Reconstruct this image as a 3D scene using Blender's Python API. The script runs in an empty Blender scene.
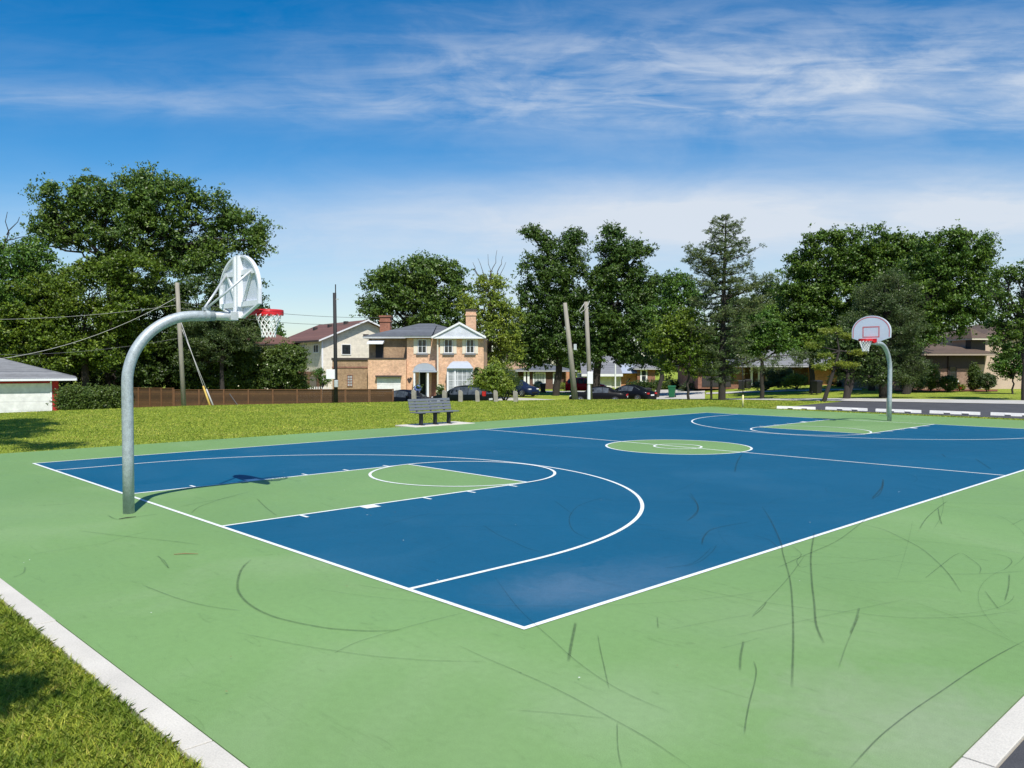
import bpy, bmesh, math, random
import numpy as np
from math import sin, cos, pi, sqrt, atan2, radians
from mathutils import Vector, Matrix

random.seed(7)
scene = bpy.context.scene
COL = scene.collection

# ------------------------------------------------------------------ survey
FPX, CX, CY, CH, YAW, PITCH = 812.18, 12.343, -4.658, 2.187, -0.8079, 0.0257
FH = (sin(YAW), cos(YAW)); RH = (cos(YAW), -sin(YAW))
VIEW = -YAW                       # rotation that turns a local frame so its +Y looks away from the park entrance
HOR = 384 - FPX * math.tan(PITCH)

def smooth(t):
    t = max(0.0, min(1.0, t)); return t * t * (3 - 2 * t)

def gz(x, y):
    """ground height: the park is a low plateau, the street to the north-west lies about a metre lower"""
    dx, dy = x - CX, y - CY
    d = dx * FH[0] + dy * FH[1]; v = dx * RH[0] + dy * RH[1]
    if d < 20: return 0.0
    q = 512 + FPX * v / d
    pts = [(-200, 33), (0, 35), (184, 41), (400, 45.5), (600, 48.5), (900, 50)]
    dc = pts[0][1] if q < pts[0][0] else pts[-1][1]
    for a, b in zip(pts, pts[1:]):
        if a[0] <= q <= b[0]: dc = a[1] + (b[1] - a[1]) * (q - a[0]) / (b[0] - a[0])
    w = 1 - smooth((v - 9) / 22)
    return -1.15 * w * smooth((d - dc) / 12)

def at(px, d):
    l = (px - 512) / FPX * d
    return CX + FH[0] * d + RH[0] * l, CY + FH[1] * d + RH[1] * l
def at3(px, d, dz=0.0):
    x, y = at(px, d); return Vector((x, y, gz(x, y) + dz))
def hz(py, d): return CH + (HOR - py) * d / FPX
def ground(px, py, z=0.0):
    """survey point -> place on the flat court"""
    cp, sp = cos(PITCH), sin(PITCH)
    u = (384 - py) / FPX; r = (px - 512) / FPX
    fz = -sp + cp * u; fh = cp + sp * u
    t = (z - CH) / fz
    return CX + t * (FH[0] * fh + RH[0] * r), CY + t * (FH[1] * fh + RH[1] * r)

# ------------------------------------------------------------------ materials
def new_mat(name):
    m = bpy.data.materials.new(name); m.use_nodes = True
    nt = m.node_tree; nt.nodes.clear()
    out = nt.nodes.new('ShaderNodeOutputMaterial'); b = nt.nodes.new('ShaderNodeBsdfPrincipled')
    nt.links.new(b.outputs[0], out.inputs[0])
    return m, nt, b, out
def nd(nt, t, **k):
    n = nt.nodes.new(t)
    for a, v in k.items():
        if a.startswith('i_'):
            key = a[2:]; key = int(key) if key.isdigit() else key.replace('_', ' ')
            n.inputs[key].default_value = v
        else: setattr(n, a, v)
    return n
def rgba(c): return (c[0], c[1], c[2], 1)
def scl(c, k): return tuple(x * k for x in c)
def ramp(nt, src, stops):
    r = nt.nodes.new('ShaderNodeValToRGB'); nt.links.new(src, r.inputs[0])
    e = r.color_ramp.elements
    while len(e) < len(stops): e.new(0.5)
    for el, (p, c) in zip(e, stops): el.position = p; el.color = rgba(c) if len(c) == 3 else c
    return r
def mixc(nt, a, b, fac, mode='MIX'):
    m = nt.nodes.new('ShaderNodeMix'); m.data_type = 'RGBA'; m.blend_type = mode
    for s, v in ((6, a), (7, b)):
        if isinstance(v, (tuple, list)): m.inputs[s].default_value = rgba(v)
        else: nt.links.new(v, m.inputs[s])
    if isinstance(fac, (int, float)): m.inputs[0].default_value = fac
    else: nt.links.new(fac, m.inputs[0])
    return m.outputs[2]
def noise(nt, vec, scale, detail=4, rough=0.6, dist=0.0):
    n = nd(nt, 'ShaderNodeTexNoise', i_Scale=scale, i_Detail=detail, i_Roughness=rough, i_Distortion=dist)
    if vec is not None: nt.links.new(vec, n.inputs['Vector'])
    return n.outputs['Fac']
def pm(name, base, rough=0.7, var=0.15, scale=6.0, bump=0.0, bscale=60.0, metal=0.0, spec=0.4, stretch=None, fine=0.0, coat=0.0):
    """general weathered surface: two scales of tone variation plus optional bump"""
    m, nt, b, out = new_mat(name)
    tc = nd(nt, 'ShaderNodeTexCoord'); vec = tc.outputs['Object']
    if stretch:
        mp = nd(nt, 'ShaderNodeMapping', i_Scale=stretch); nt.links.new(vec, mp.inputs['Vector']); vec = mp.outputs[0]
    f = noise(nt, vec, scale, 5)
    r = ramp(nt, f, [(0.3, scl(base, 1 - var)), (0.7, scl(base, 1 + var))])
    c = r.outputs[0]
    if fine:
        g = noise(nt, vec, bscale, 3)
        r2 = ramp(nt, g, [(0.3, (1 - fine,) * 3), (0.7, (1 + fine,) * 3)])
        c = mixc(nt, c, r2.outputs[0], 1.0, 'MULTIPLY')
    nt.links.new(c, b.inputs['Base Color'])
    b.inputs['Roughness'].default_value = rough; b.inputs['Metallic'].default_value = metal
    b.inputs['Specular IOR Level'].default_value = spec; b.inputs['Coat Weight'].default_value = coat
    b.inputs['Coat Roughness'].default_value = 0.06
    if bump:
        h = noise(nt, vec, bscale, 4)
        bp = nd(nt, 'ShaderNodeBump', i_Strength=bump, i_Distance=0.02); nt.links.new(h, bp.inputs['Height'])
        nt.links.new(bp.outputs[0], b.inputs['Normal'])
    return m
def brick_mat(name, c1, c2, mortar, bw=0.2, bh=0.067, var=0.2):
    m, nt, b, out = new_mat(name)
    tc = nd(nt, 'ShaderNodeTexCoord'); sp = nd(nt, 'ShaderNodeSeparateXYZ'); nt.links.new(tc.outputs['Object'], sp.inputs[0])
    ad = nd(nt, 'ShaderNodeMath', operation='ADD'); nt.links.new(sp.outputs[0], ad.inputs[0]); nt.links.new(sp.outputs[1], ad.inputs[1])
    cb = nd(nt, 'ShaderNodeCombineXYZ'); nt.links.new(ad.outputs[0], cb.inputs[0]); nt.links.new(sp.outputs[2], cb.inputs[1])
    br = nd(nt, 'ShaderNodeTexBrick', i_Color1=rgba(c1), i_Color2=rgba(c2), i_Mortar=rgba(mortar), i_Scale=1.0)
    br.inputs['Mortar Size'].default_value = 0.008; br.inputs['Bias'].default_value = -.1; br.inputs['Brick Width'].default_value = bw; br.inputs['Row Height'].default_value = bh
    nt.links.new(cb.outputs[0], br.inputs['Vector'])
    f = noise(nt, tc.outputs['Object'], 1.3, 6, 0.65)
    r = ramp(nt, f, [(0.3, (1 - var,) * 3), (0.7, (1 + var,) * 3)])
    c = mixc(nt, br.outputs['Color'], r.outputs[0], 1.0, 'MULTIPLY')
    f2 = noise(nt, cb.outputs[0], 5.5, 3, 0.6); r2 = ramp(nt, f2, [(0.3, (0.78, 0.76, 0.74)), (0.7, (1.2, 1.18, 1.14))]); c = mixc(nt, c, r2.outputs[0], 1.0, 'MULTIPLY')
    nt.links.new(c, b.inputs['Base Color']); b.inputs['Roughness'].default_value = 0.85
    return m
def course_mat(name, base, step, depth=0.3, var=0.15, axis=2, rough=0.85):
    """horizontal courses: lap siding, shingles, fence boards"""
    m, nt, b, out = new_mat(name)
    tc = nd(nt, 'ShaderNodeTexCoord'); sp = nd(nt, 'ShaderNodeSeparateXYZ'); nt.links.new(tc.outputs['Object'], sp.inputs[0])
    dv = nd(nt, 'ShaderNodeMath', operation='DIVIDE', i_1=step); nt.links.new(sp.outputs[axis], dv.inputs[0])
    fl = nd(nt, 'ShaderNodeMath', operation='FLOOR'); nt.links.new(dv.outputs[0], fl.inputs[0])
    fr = nd(nt, 'ShaderNodeMath', operation='FRACT'); nt.links.new(dv.outputs[0], fr.inputs[0])
    wn = nd(nt, 'ShaderNodeTexWhiteNoise', noise_dimensions='1D'); nt.links.new(fl.outputs[0], wn.inputs['W'])
    r1 = ramp(nt, wn.outputs['Value'], [(0, scl(base, 1 - var)), (1, scl(base, 1 + var))])
    r2 = ramp(nt, fr.outputs[0], [(0.0, (1 - depth,) * 3), (0.14, (1, 1, 1))])
    c = mixc(nt, r1.outputs[0], r2.outputs[0], 1.0, 'MULTIPLY')
    f = noise(nt, tc.outputs['Object'], 2.5, 6, 0.7)
    r3 = ramp(nt, f, [(0.3, (0.82,) * 3), (0.7, (1.15,) * 3)])
    c = mixc(nt, c, r3.outputs[0], 1.0, 'MULTIPLY')
    nt.links.new(c, b.inputs['Base Color']); b.inputs['Roughness'].default_value = rough
    bp = nd(nt, 'ShaderNodeBump', i_Strength=0.5, i_Distance=0.02); nt.links.new(fr.outputs[0], bp.inputs['Height'])
    nt.links.new(bp.outputs[0], b.inputs['Normal'])
    return m
def leaf_mat(name, base, var=0.55, trans=0.24, hue=0.03, rough=0.42):
    m, nt, b, out = new_mat(name)
    g = nd(nt, 'ShaderNodeNewGeometry')
    tc = nd(nt, 'ShaderNodeTexCoord')
    big = noise(nt, tc.outputs['Object'], 0.45, 2)
    r = ramp(nt, g.outputs['Random Per Island'], [(0, scl(base, 1 - var)), (0.75, base), (1, (base[0] * 1.75, base[1] * 1.5, base[2] * 1.2))])
    r2 = ramp(nt, big, [(0.35, (0.85, 0.92, 0.95)), (0.65, (1.2, 1.1, 0.95))])
    c = mixc(nt, r.outputs[0], r2.outputs[0], 1.0, 'MULTIPLY')
    nt.links.new(c, b.inputs['Base Color']); b.inputs['Roughness'].default_value = rough
    b.inputs['Specular IOR Level'].default_value = 0.3
    t = nd(nt, 'ShaderNodeBsdfTranslucent')
    c2 = mixc(nt, c, (1.2, 1.15, 0.5), 1.0, 'MULTIPLY'); nt.links.new(c2, t.inputs[0])
    ms = nd(nt, 'ShaderNodeMixShader', i_0=trans); nt.links.new(b.outputs[0], ms.inputs[1]); nt.links.new(t.outputs[0], ms.inputs[2])
    nt.links.new(ms.outputs[0], out.inputs[0])
    return m
def glass_mat(name, tint=(0.02, 0.025, 0.03)):
    m, nt, b, out = new_mat(name)
    f = noise(nt, nd(nt, 'ShaderNodeTexCoord').outputs['Object'], 2.2, 3)
    r = ramp(nt, f, [(0.35, scl(tint, 0.6)), (0.7, scl(tint, 1.8))]); nt.links.new(r.outputs[0], b.inputs['Base Color'])
    b.inputs['Roughness'].default_value = 0.08; b.inputs['Specular IOR Level'].default_value = 0.5
    return m

def court_mat(name, base, dust, dust_fac, patches=()):
    m, nt, b, out = new_mat(name)
    tc = nd(nt, 'ShaderNodeTexCoord'); vec = tc.outputs['Object']
    big = noise(nt, vec, 0.22, 5, 0.55)
    c = ramp(nt, big, [(0.3, scl(base, 0.93)), (0.7, scl(base, 1.07))]).outputs[0]
    # faded, dusty places with their own outline
    d1 = noise(nt, vec, 0.35, 6, 0.62, 0.6)
    dm = ramp(nt, d1, [(0.52, (0, 0, 0)), (0.78, (dust_fac,) * 3)]).outputs[0]
    c = mixc(nt, c, dust, dm)
    # individual worn places (centre, radius, strength)
    for (wx, wy, wr, ws, wc) in patches:
        mpp = nd(nt, 'ShaderNodeMapping', vector_type='POINT'); nt.links.new(vec, mpp.inputs[0])
        mpp.inputs['Location'].default_value = (-wx / wr, -wy / wr, 0); mpp.inputs['Scale'].default_value = (1 / wr, 1 / wr, 0)
        ln = nd(nt, 'ShaderNodeVectorMath', operation='LENGTH'); nt.links.new(mpp.outputs[0], ln.inputs[0])
        pn = noise(nt, vec, 2.2, 7, 0.7, 0.8)
        ad = nd(nt, 'ShaderNodeMath', operation='MULTIPLY_ADD', i_1=1.1, i_2=-0.55); nt.links.new(pn, ad.inputs[0])
        su = nd(nt, 'ShaderNodeMath', operation='ADD'); nt.links.new(ln.outputs['Value'], su.inputs[0]); nt.links.new(ad.outputs[0], su.inputs[1])
        rm = ramp(nt, su.outputs[0], [(0.15, (ws,) * 3), (1.0, (0, 0, 0))]).outputs[0]
        c = mixc(nt, c, wc, rm)
    # thin wandering scuffs
    mp = nd(nt, 'ShaderNodeMapping', i_Scale=(0.5, 2.2, 1)); mp.inputs['Rotation'].default_value = (0, 0, 0.7); nt.links.new(vec, mp.inputs[0])
    s1 = noise(nt, mp.outputs[0], 3.0, 8, 0.75, 1.2)
    sm = ramp(nt, s1, [(0.30, (0.8,) * 3), (0.42, (1,) * 3), (0.64, (1,) * 3), (0.75, (1.14,) * 3)]).outputs[0]
    c = mixc(nt, c, sm, 1.0, 'MULTIPLY')
    # aggregate grain of the coated asphalt
    gr = noise(nt, vec, 160, 2, 0.5)
    gm = ramp(nt, gr, [(0.3, (0.84,) * 3), (0.7, (1.16,) * 3)]).outputs[0]
    md = noise(nt, vec, 14, 5, 0.7)
    mm = ramp(nt, md, [(0.3, (0.94,) * 3), (0.7, (1.06,) * 3)]).outputs[0]; c = mixc(nt, c, mm, 1.0, 'MULTIPLY')
    c = mixc(nt, c, gm, 1.0, 'MULTIPLY')
    nt.links.new(c, b.inputs['Base Color'])
    rr = ramp(nt, d1, [(0.4, (0.5,) * 3), (0.7, (0.68,) * 3)]).outputs[0]; nt.links.new(rr, b.inputs['Roughness'])
    b.inputs['Specular IOR Level'].default_value = 0.2
    bp = nd(nt, 'ShaderNodeBump', i_Strength=0.25, i_Distance=0.004); nt.links.new(gr, bp.inputs['Height']); nt.links.new(bp.outputs[0], b.inputs['Normal'])
    return m
def grass_ground_mat():
    m, nt, b, out = new_mat('lawn soil and turf')
    tc = nd(nt, 'ShaderNodeTexCoord'); vec = tc.outputs['Object']
    f = noise(nt, vec, 0.35, 6, 0.65)
    c = ramp(nt, f, [(0.3, (0.18, 0.25, 0.03)), (0.5, (0.26, 0.33, 0.042)), (0.72, (0.38, 0.40, 0.085))]).outputs[0]
    g = noise(nt, vec, 7, 5, 0.75)
    gm = ramp(nt, g, [(0.28, (0.55, 0.6, 0.5)), (0.5, (1, 1, 1)), (0.75, (1.4, 1.3, 1.2))]).outputs[0]
    c = mixc(nt, c, gm, 1.0, 'MULTIPLY')
    h = noise(nt, vec, 60, 3, 0.7)
    hm = ramp(nt, h, [(0.3, (0.6,) * 3), (0.7, (1.3,) * 3)]).outputs[0]
    c = mixc(nt, c, hm, 1.0, 'MULTIPLY')
    nt.links.new(c, b.inputs['Base Color']); b.inputs['Roughness'].default_value = 0.9; b.inputs['Specular IOR Level'].default_value = 0.1
    bp = nd(nt, 'ShaderNodeBump', i_Strength=0.8, i_Distance=0.06); nt.links.new(h, bp.inputs['Height']); nt.links.new(bp.outputs[0], b.inputs['Normal'])
    return m
def blade_mat(name='grass blades', base=(0.305, 0.415, 0.055)):
    m, nt, b, out = new_mat(name)
    g = nd(nt, 'ShaderNodeNewGeometry'); tc = nd(nt, 'ShaderNodeTexCoord')
    r = ramp(nt, g.outputs['Random Per Island'], [(0, scl(base, 0.6)), (0.55, base), (0.85, (base[0] * 1.7, base[1] * 1.4, base[2] * 1.4)), (1, (0.42, 0.36, 0.13))])
    big = noise(nt, tc.outputs['Object'], 0.9, 7, 0.72)
    bm_ = ramp(nt, big, [(0.32, (0.68, 0.78, 0.6)), (0.68, (1.4, 1.25, 1.3))]).outputs[0]
    c = mixc(nt, r.outputs[0], bm_, 1.0, 'MULTIPLY')
    md = noise(nt, tc.outputs['Object'], 3.2, 5, 0.7); mm = ramp(nt, md, [(0.34, (0.62, 0.72, 0.55)), (0.66, (1.42, 1.3, 1.35))]).outputs[0]; c = mixc(nt, c, mm, 1.0, 'MULTIPLY')
    nt.links.new(c, b.inputs['Base Color']); b.inputs['Roughness'].default_value = 0.5; b.inputs['Specular IOR Level'].default_value = 0.3
    t = nd(nt, 'ShaderNodeBsdfTranslucent'); nt.links.new(c, t.inputs[0])
    ms = nd(nt, 'ShaderNodeMixShader', i_0=0.42); nt.links.new(b.outputs[0], ms.inputs[1]); nt.links.new(t.outputs[0], ms.inputs[2])
    nt.links.new(ms.outputs[0], out.inputs[0])
    return m
def mark_mat():
    m, nt, b, out = new_mat('rubber scuff')
    a = nd(nt, 'ShaderNodeAttribute', attribute_name='wear')
    f = noise(nt, nd(nt, 'ShaderNodeTexCoord').outputs['Object'], 9, 5, 0.7)
    fm = ramp(nt, f, [(0.25, (0.45,) * 3), (0.6, (1,) * 3)]).outputs[0]
    mu = nd(nt, 'ShaderNodeMath', operation='MULTIPLY'); nt.links.new(a.outputs['Fac'], mu.inputs[0]); nt.links.new(fm, mu.inputs[1])
    b.inputs['Base Color'].default_value = (0.03, 0.045, 0.022, 1); b.inputs['Roughness'].default_value = 0.6
    t = nd(nt, 'ShaderNodeBsdfTransparent'); ms = nd(nt, 'ShaderNodeMixShader')
    nt.links.new(mu.outputs[0], ms.inputs[0]); nt.links.new(t.outputs[0], ms.inputs[1]); nt.links.new(b.outputs[0], ms.inputs[2])
    nt.links.new(ms.outputs[0], out.inputs[0])
    return m

M = {}
M['green'] = court_mat('green court paint', (0.166, 0.288, 0.100), (0.25, 0.34, 0.19), 0.4, [(10.75, .45, 1.3, .42, (.32, .34, .26)), (8.9, 1.6, 1.2, .18, (.27, .34, .20)), (9.2, -.6, .8, .25, (.28, .36, .22)), (-1, -1.4, 2.4, .2, (.22, .31, .16))])
M['blue'] = court_mat('blue court paint', (0.005, 0.087, 0.166), (0.05, 0.145, 0.235), 0.3, [(*ground(600, 585), 1.0, .2, (.16, .22, .30)), (*ground(545, 592), .8, .2, (.16, .22, .30)), (*ground(660, 572), .9, .15, (.12, .19, .28))])
M['white_paint'] = pm('white line paint', (0.72, 0.75, 0.73), 0.6, 0.07, 4, fine=0.07)
M['concrete'] = pm('pale concrete', (0.55, 0.52, 0.455), 0.85, 0.10, 1.6, 0.25, 90, fine=0.12)
M['concrete_joint'] = pm('concrete joint', (0.16, 0.14, 0.12), 0.9, 0.2, 6)
M['road_concrete'] = pm('street concrete', (0.44, 0.425, 0.39), 0.88, 0.14, 0.8, 0.2, 40, fine=0.12)
M['asphalt'] = pm('asphalt', (0.062, 0.062, 0.066), 0.85, 0.2, 1.2, 0.3, 120, fine=0.25)
M['lawn'] = grass_ground_mat()
M['blades'] = blade_mat()
M['marks'] = mark_mat()
M['galv'] = pm('galvanised steel', (0.385, 0.43, 0.445), 0.5, 0.2, 14, 0.08, 70, metal=0.25, spec=0.45, fine=0.2)
M['board_white'] = pm('white powder coat', (0.60, 0.64, 0.72), 0.38, 0.05, 3, fine=0.03)
M['frame_white'] = pm('white enamel frame', (0.74, 0.76, 0.79), 0.42, 0.06, 3, fine=0.04)
M['bracket'] = pm('pale steel bracket', (0.55, 0.58, 0.60), 0.4, 0.1, 8, metal=0.4)
M['rim_red'] = pm('red rim paint', (0.62, 0.02, 0.03), 0.35, 0.12, 10)
M['line_red'] = pm('faded red line', (0.62, 0.16, 0.17), 0.5, 0.12, 8)
M['net'] = pm('white nylon net', (0.78, 0.78, 0.76), 0.8, 0.08, 20)
M['net_red'] = pm('faded red net cord', (0.6, 0.25, 0.25), 0.8, 0.1, 20)
M['slat'] = pm('grey recycled plastic slat', (0.135, 0.148, 0.168), 0.5, 0.14, 3, 0.05, 40, stretch=(1, 8, 8))
M['black_metal'] = pm('black metal', (0.018, 0.018, 0.02), 0.5, 0.2, 8)
M['wood_pole'] = pm('weathered pole wood', (0.27, 0.25, 0.21), 0.9, 0.22, 3, 0.4, 20, stretch=(6, 6, 0.5), fine=0.15)
M['post_wood'] = pm('grey bollard timber', (0.28, 0.26, 0.22), 0.9, 0.18, 4, fine=0.12)
M['dark_pole'] = pm('creosote pole', (0.02, 0.02, 0.022), 0.7, 0.2, 3, stretch=(5, 5, 0.6))
M['fence'] = course_mat('stained cedar boards', (0.105, 0.052, 0.020), 0.145, 0.6, 0.42)
M['fence_post'] = pm('cedar post', (0.14, 0.068, 0.03), 0.85, 0.15, 5)
M['bark'] = pm('bark', (0.085, 0.07, 0.055), 0.95, 0.3, 5, 0.6, 22, stretch=(4, 4, 0.7), fine=0.2)
M['bark_dark'] = pm('dark bark', (0.038, 0.032, 0.027), 0.95, 0.3, 5, 0.6, 22, stretch=(4, 4, 0.7), fine=0.2)
M['twig_bare'] = pm('bare twig', (0.16, 0.13, 0.11), 0.9, 0.2, 5)
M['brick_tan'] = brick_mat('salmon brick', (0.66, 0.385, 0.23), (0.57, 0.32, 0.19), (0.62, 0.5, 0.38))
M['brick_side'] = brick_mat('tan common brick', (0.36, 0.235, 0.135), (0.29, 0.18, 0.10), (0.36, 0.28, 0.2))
M['brick_red'] = brick_mat('red brick', (0.24, 0.095, 0.058), (0.19, 0.07, 0.045), (0.26, 0.19, 0.15))
M['brick_orange'] = brick_mat('orange brick', (0.50, 0.215, 0.105), (0.42, 0.17, 0.08), (0.45, 0.3, 0.2))
M['brick_dark'] = brick_mat('dark brick', (0.11, 0.05, 0.038), (0.085, 0.04, 0.03), (0.15, 0.11, 0.09))
M['brick_brown'] = brick_mat('brown brick', (0.29, 0.185, 0.13), (0.24, 0.15, 0.10), (0.30, 0.24, 0.2))
M['chimney_red'] = brick_mat('chimney brick', (0.32, 0.11, 0.062), (0.26, 0.09, 0.05), (0.3, 0.2, 0.16))
M['stucco'] = pm('pinkish stucco', (0.52, 0.40, 0.31), 0.9, 0.08, 1.2, 0.2, 60)
M['siding'] = course_mat('cream lap siding', (0.74, 0.68, 0.57), 0.2, 0.18, 0.04)
M['roof_grey'] = course_mat('grey shingles', (0.105, 0.115, 0.13), 0.14, 0.3, 0.18)
M['roof_lgrey'] = course_mat('light grey shingles', (0.185, 0.19, 0.20), 0.14, 0.2, 0.12)
M['roof_brown'] = course_mat('brown shingles', (0.145, 0.07, 0.055), 0.14, 0.3, 0.16)
M['roof_tan'] = course_mat('tan shingles', (0.36, 0.235, 0.145), 0.14, 0.2, 0.12)
M['roof_dbrown'] = course_mat('dark brown shingles', (0.105, 0.072, 0.052), 0.14, 0.3, 0.16)
M['trim_white'] = pm('white trim paint', (0.74, 0.75, 0.76), 0.5, 0.05, 3)
M['trim_tan'] = pm('tan gutter', (0.34, 0.28, 0.22), 0.6, 0.06, 3)
M['trim_grey'] = pm('grey white gutter', (0.45, 0.46, 0.47), 0.5, 0.06, 3)
M['trim_cream'] = pm('cream shutter', (0.70, 0.64, 0.52), 0.6, 0.05, 3)
M['trim_dark'] = pm('dark fascia', (0.05, 0.04, 0.036), 0.6, 0.1, 3)
M['gable_grey'] = course_mat('pale blue grey gable siding', (0.60, 0.63, 0.70), 0.2, 0.12, 0.03)
M['door_panel'] = course_mat('white overhead door', (0.70, 0.70, 0.69), 0.53, 0.25, 0.03)
M['door_dark'] = course_mat('dark overhead door', (0.035, 0.033, 0.035), 0.53, 0.3, 0.05)
M['glass'] = glass_mat('window glass')
M['car_glass'] = glass_mat('car glass with painted reflection', (0.05, 0.058, 0.066))  # blue-grey base colour lightened as a painted reflection
M['curtain'] = pm('pale curtain behind glass', (0.34, 0.36, 0.37), 0.25, 0.3, 2.5, spec=0.6)
M['garage_red'] = pm('red painted wall', (0.42, 0.018, 0.022), 0.7, 0.1, 3)
M['mulch'] = pm('red mulch', (0.20, 0.065, 0.038), 0.95, 0.3, 6, 0.5, 30)
M['tyre'] = pm('tyre rubber', (0.02, 0.02, 0.02), 0.8, 0.15, 10)
M['alloy'] = pm('alloy wheel', (0.42, 0.43, 0.45), 0.3, 0.1, 6, metal=0.8)
M['lamp_clear'] = pm('clear lamp lens', (0.75, 0.77, 0.8), 0.1, 0.08, 10, spec=0.8)
M['lamp_red'] = pm('red lamp lens', (0.5, 0.015, 0.02), 0.15, 0.1, 10, spec=0.8)
def car_paint(name, c): return pm(name, c, 0.4, 0.06, 3, metal=0.0, spec=0.12, coat=0.05)
M['car_black'] = car_paint('black car paint', (0.005, 0.005, 0.006))
M['car_black2'] = car_paint('blue black car paint', (0.005, 0.006, 0.009))
M['car_green'] = car_paint('dark green black car paint', (0.005, 0.008, 0.007))
M['car_blue'] = car_paint('navy car paint', (0.010, 0.018, 0.05))
M['car_red'] = car_paint('red car paint', (0.42, 0.010, 0.022))
M['bin_dark'] = pm('dark bin plastic', (0.022, 0.021, 0.022), 0.5, 0.1, 4)
M['bin_green'] = pm('green bin plastic', (0.012, 0.12, 0.045), 0.5, 0.1, 4)
M['yellow_guard'] = pm('yellow guy guard', (0.52, 0.36, 0.08), 0.5, 0.1, 4)
M['yellow_pale'] = pm('pale yellow marker paint', (0.66, 0.60, 0.30), 0.6, 0.12, 4)
M['cable'] = pm('overhead cable', (0.14, 0.14, 0.14), 0.6, 0.1, 4)
M['cable_pale'] = pm('pale overhead cable', (0.40, 0.40, 0.38), 0.5, 0.1, 4)
M['petal_white'] = leaf_mat('white petals', (0.62, 0.62, 0.44), 0.15, 0.2)
M['petal_blue'] = leaf_mat('blue petals', (0.20, 0.28, 0.62), 0.15, 0.2)
M['petal_red'] = leaf_mat('red petals', (0.5, 0.05, 0.03), 0.2, 0.2)
M['dry_twig'] = pm('dry twig', (0.22, 0.15, 0.07), 0.9, 0.2, 20)
LEAF = {
 'maple': leaf_mat('maple leaves', (0.092, 0.165, 0.029)),
 'bright': leaf_mat('bright leaves', (0.100, 0.165, 0.016)),
 'lime': leaf_mat('lime leaves', (0.1961, 0.2758, 0.0393)),
 'dark': leaf_mat('dark leaves', (0.0589, 0.1056, 0.0234)),
 'oak': leaf_mat('deep green leaves', (0.064, 0.126, 0.023)),
 'mid': leaf_mat('mid green leaves', (0.082, 0.170, 0.026)),
 'honey': leaf_mat('honey locust leaves', (0.084, 0.160, 0.024)),
 'needle': leaf_mat('pine needles', (0.100, 0.145, 0.050), 0.35, 0.15),
 'needle_y': leaf_mat('yellow pine needles', (0.20, 0.26, 0.035), 0.3, 0.2),
 'juniper': leaf_mat('grey green needles', (0.070, 0.112, 0.036), 0.5, 0.15),
 'shrub': leaf_mat('clipped shrub leaves', (0.0787, 0.1267, 0.0248), 0.3, 0.2),
 'shrub_y': leaf_mat('light shrub leaves', (0.1769, 0.2376, 0.0276), 0.3, 0.25),
}

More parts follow.
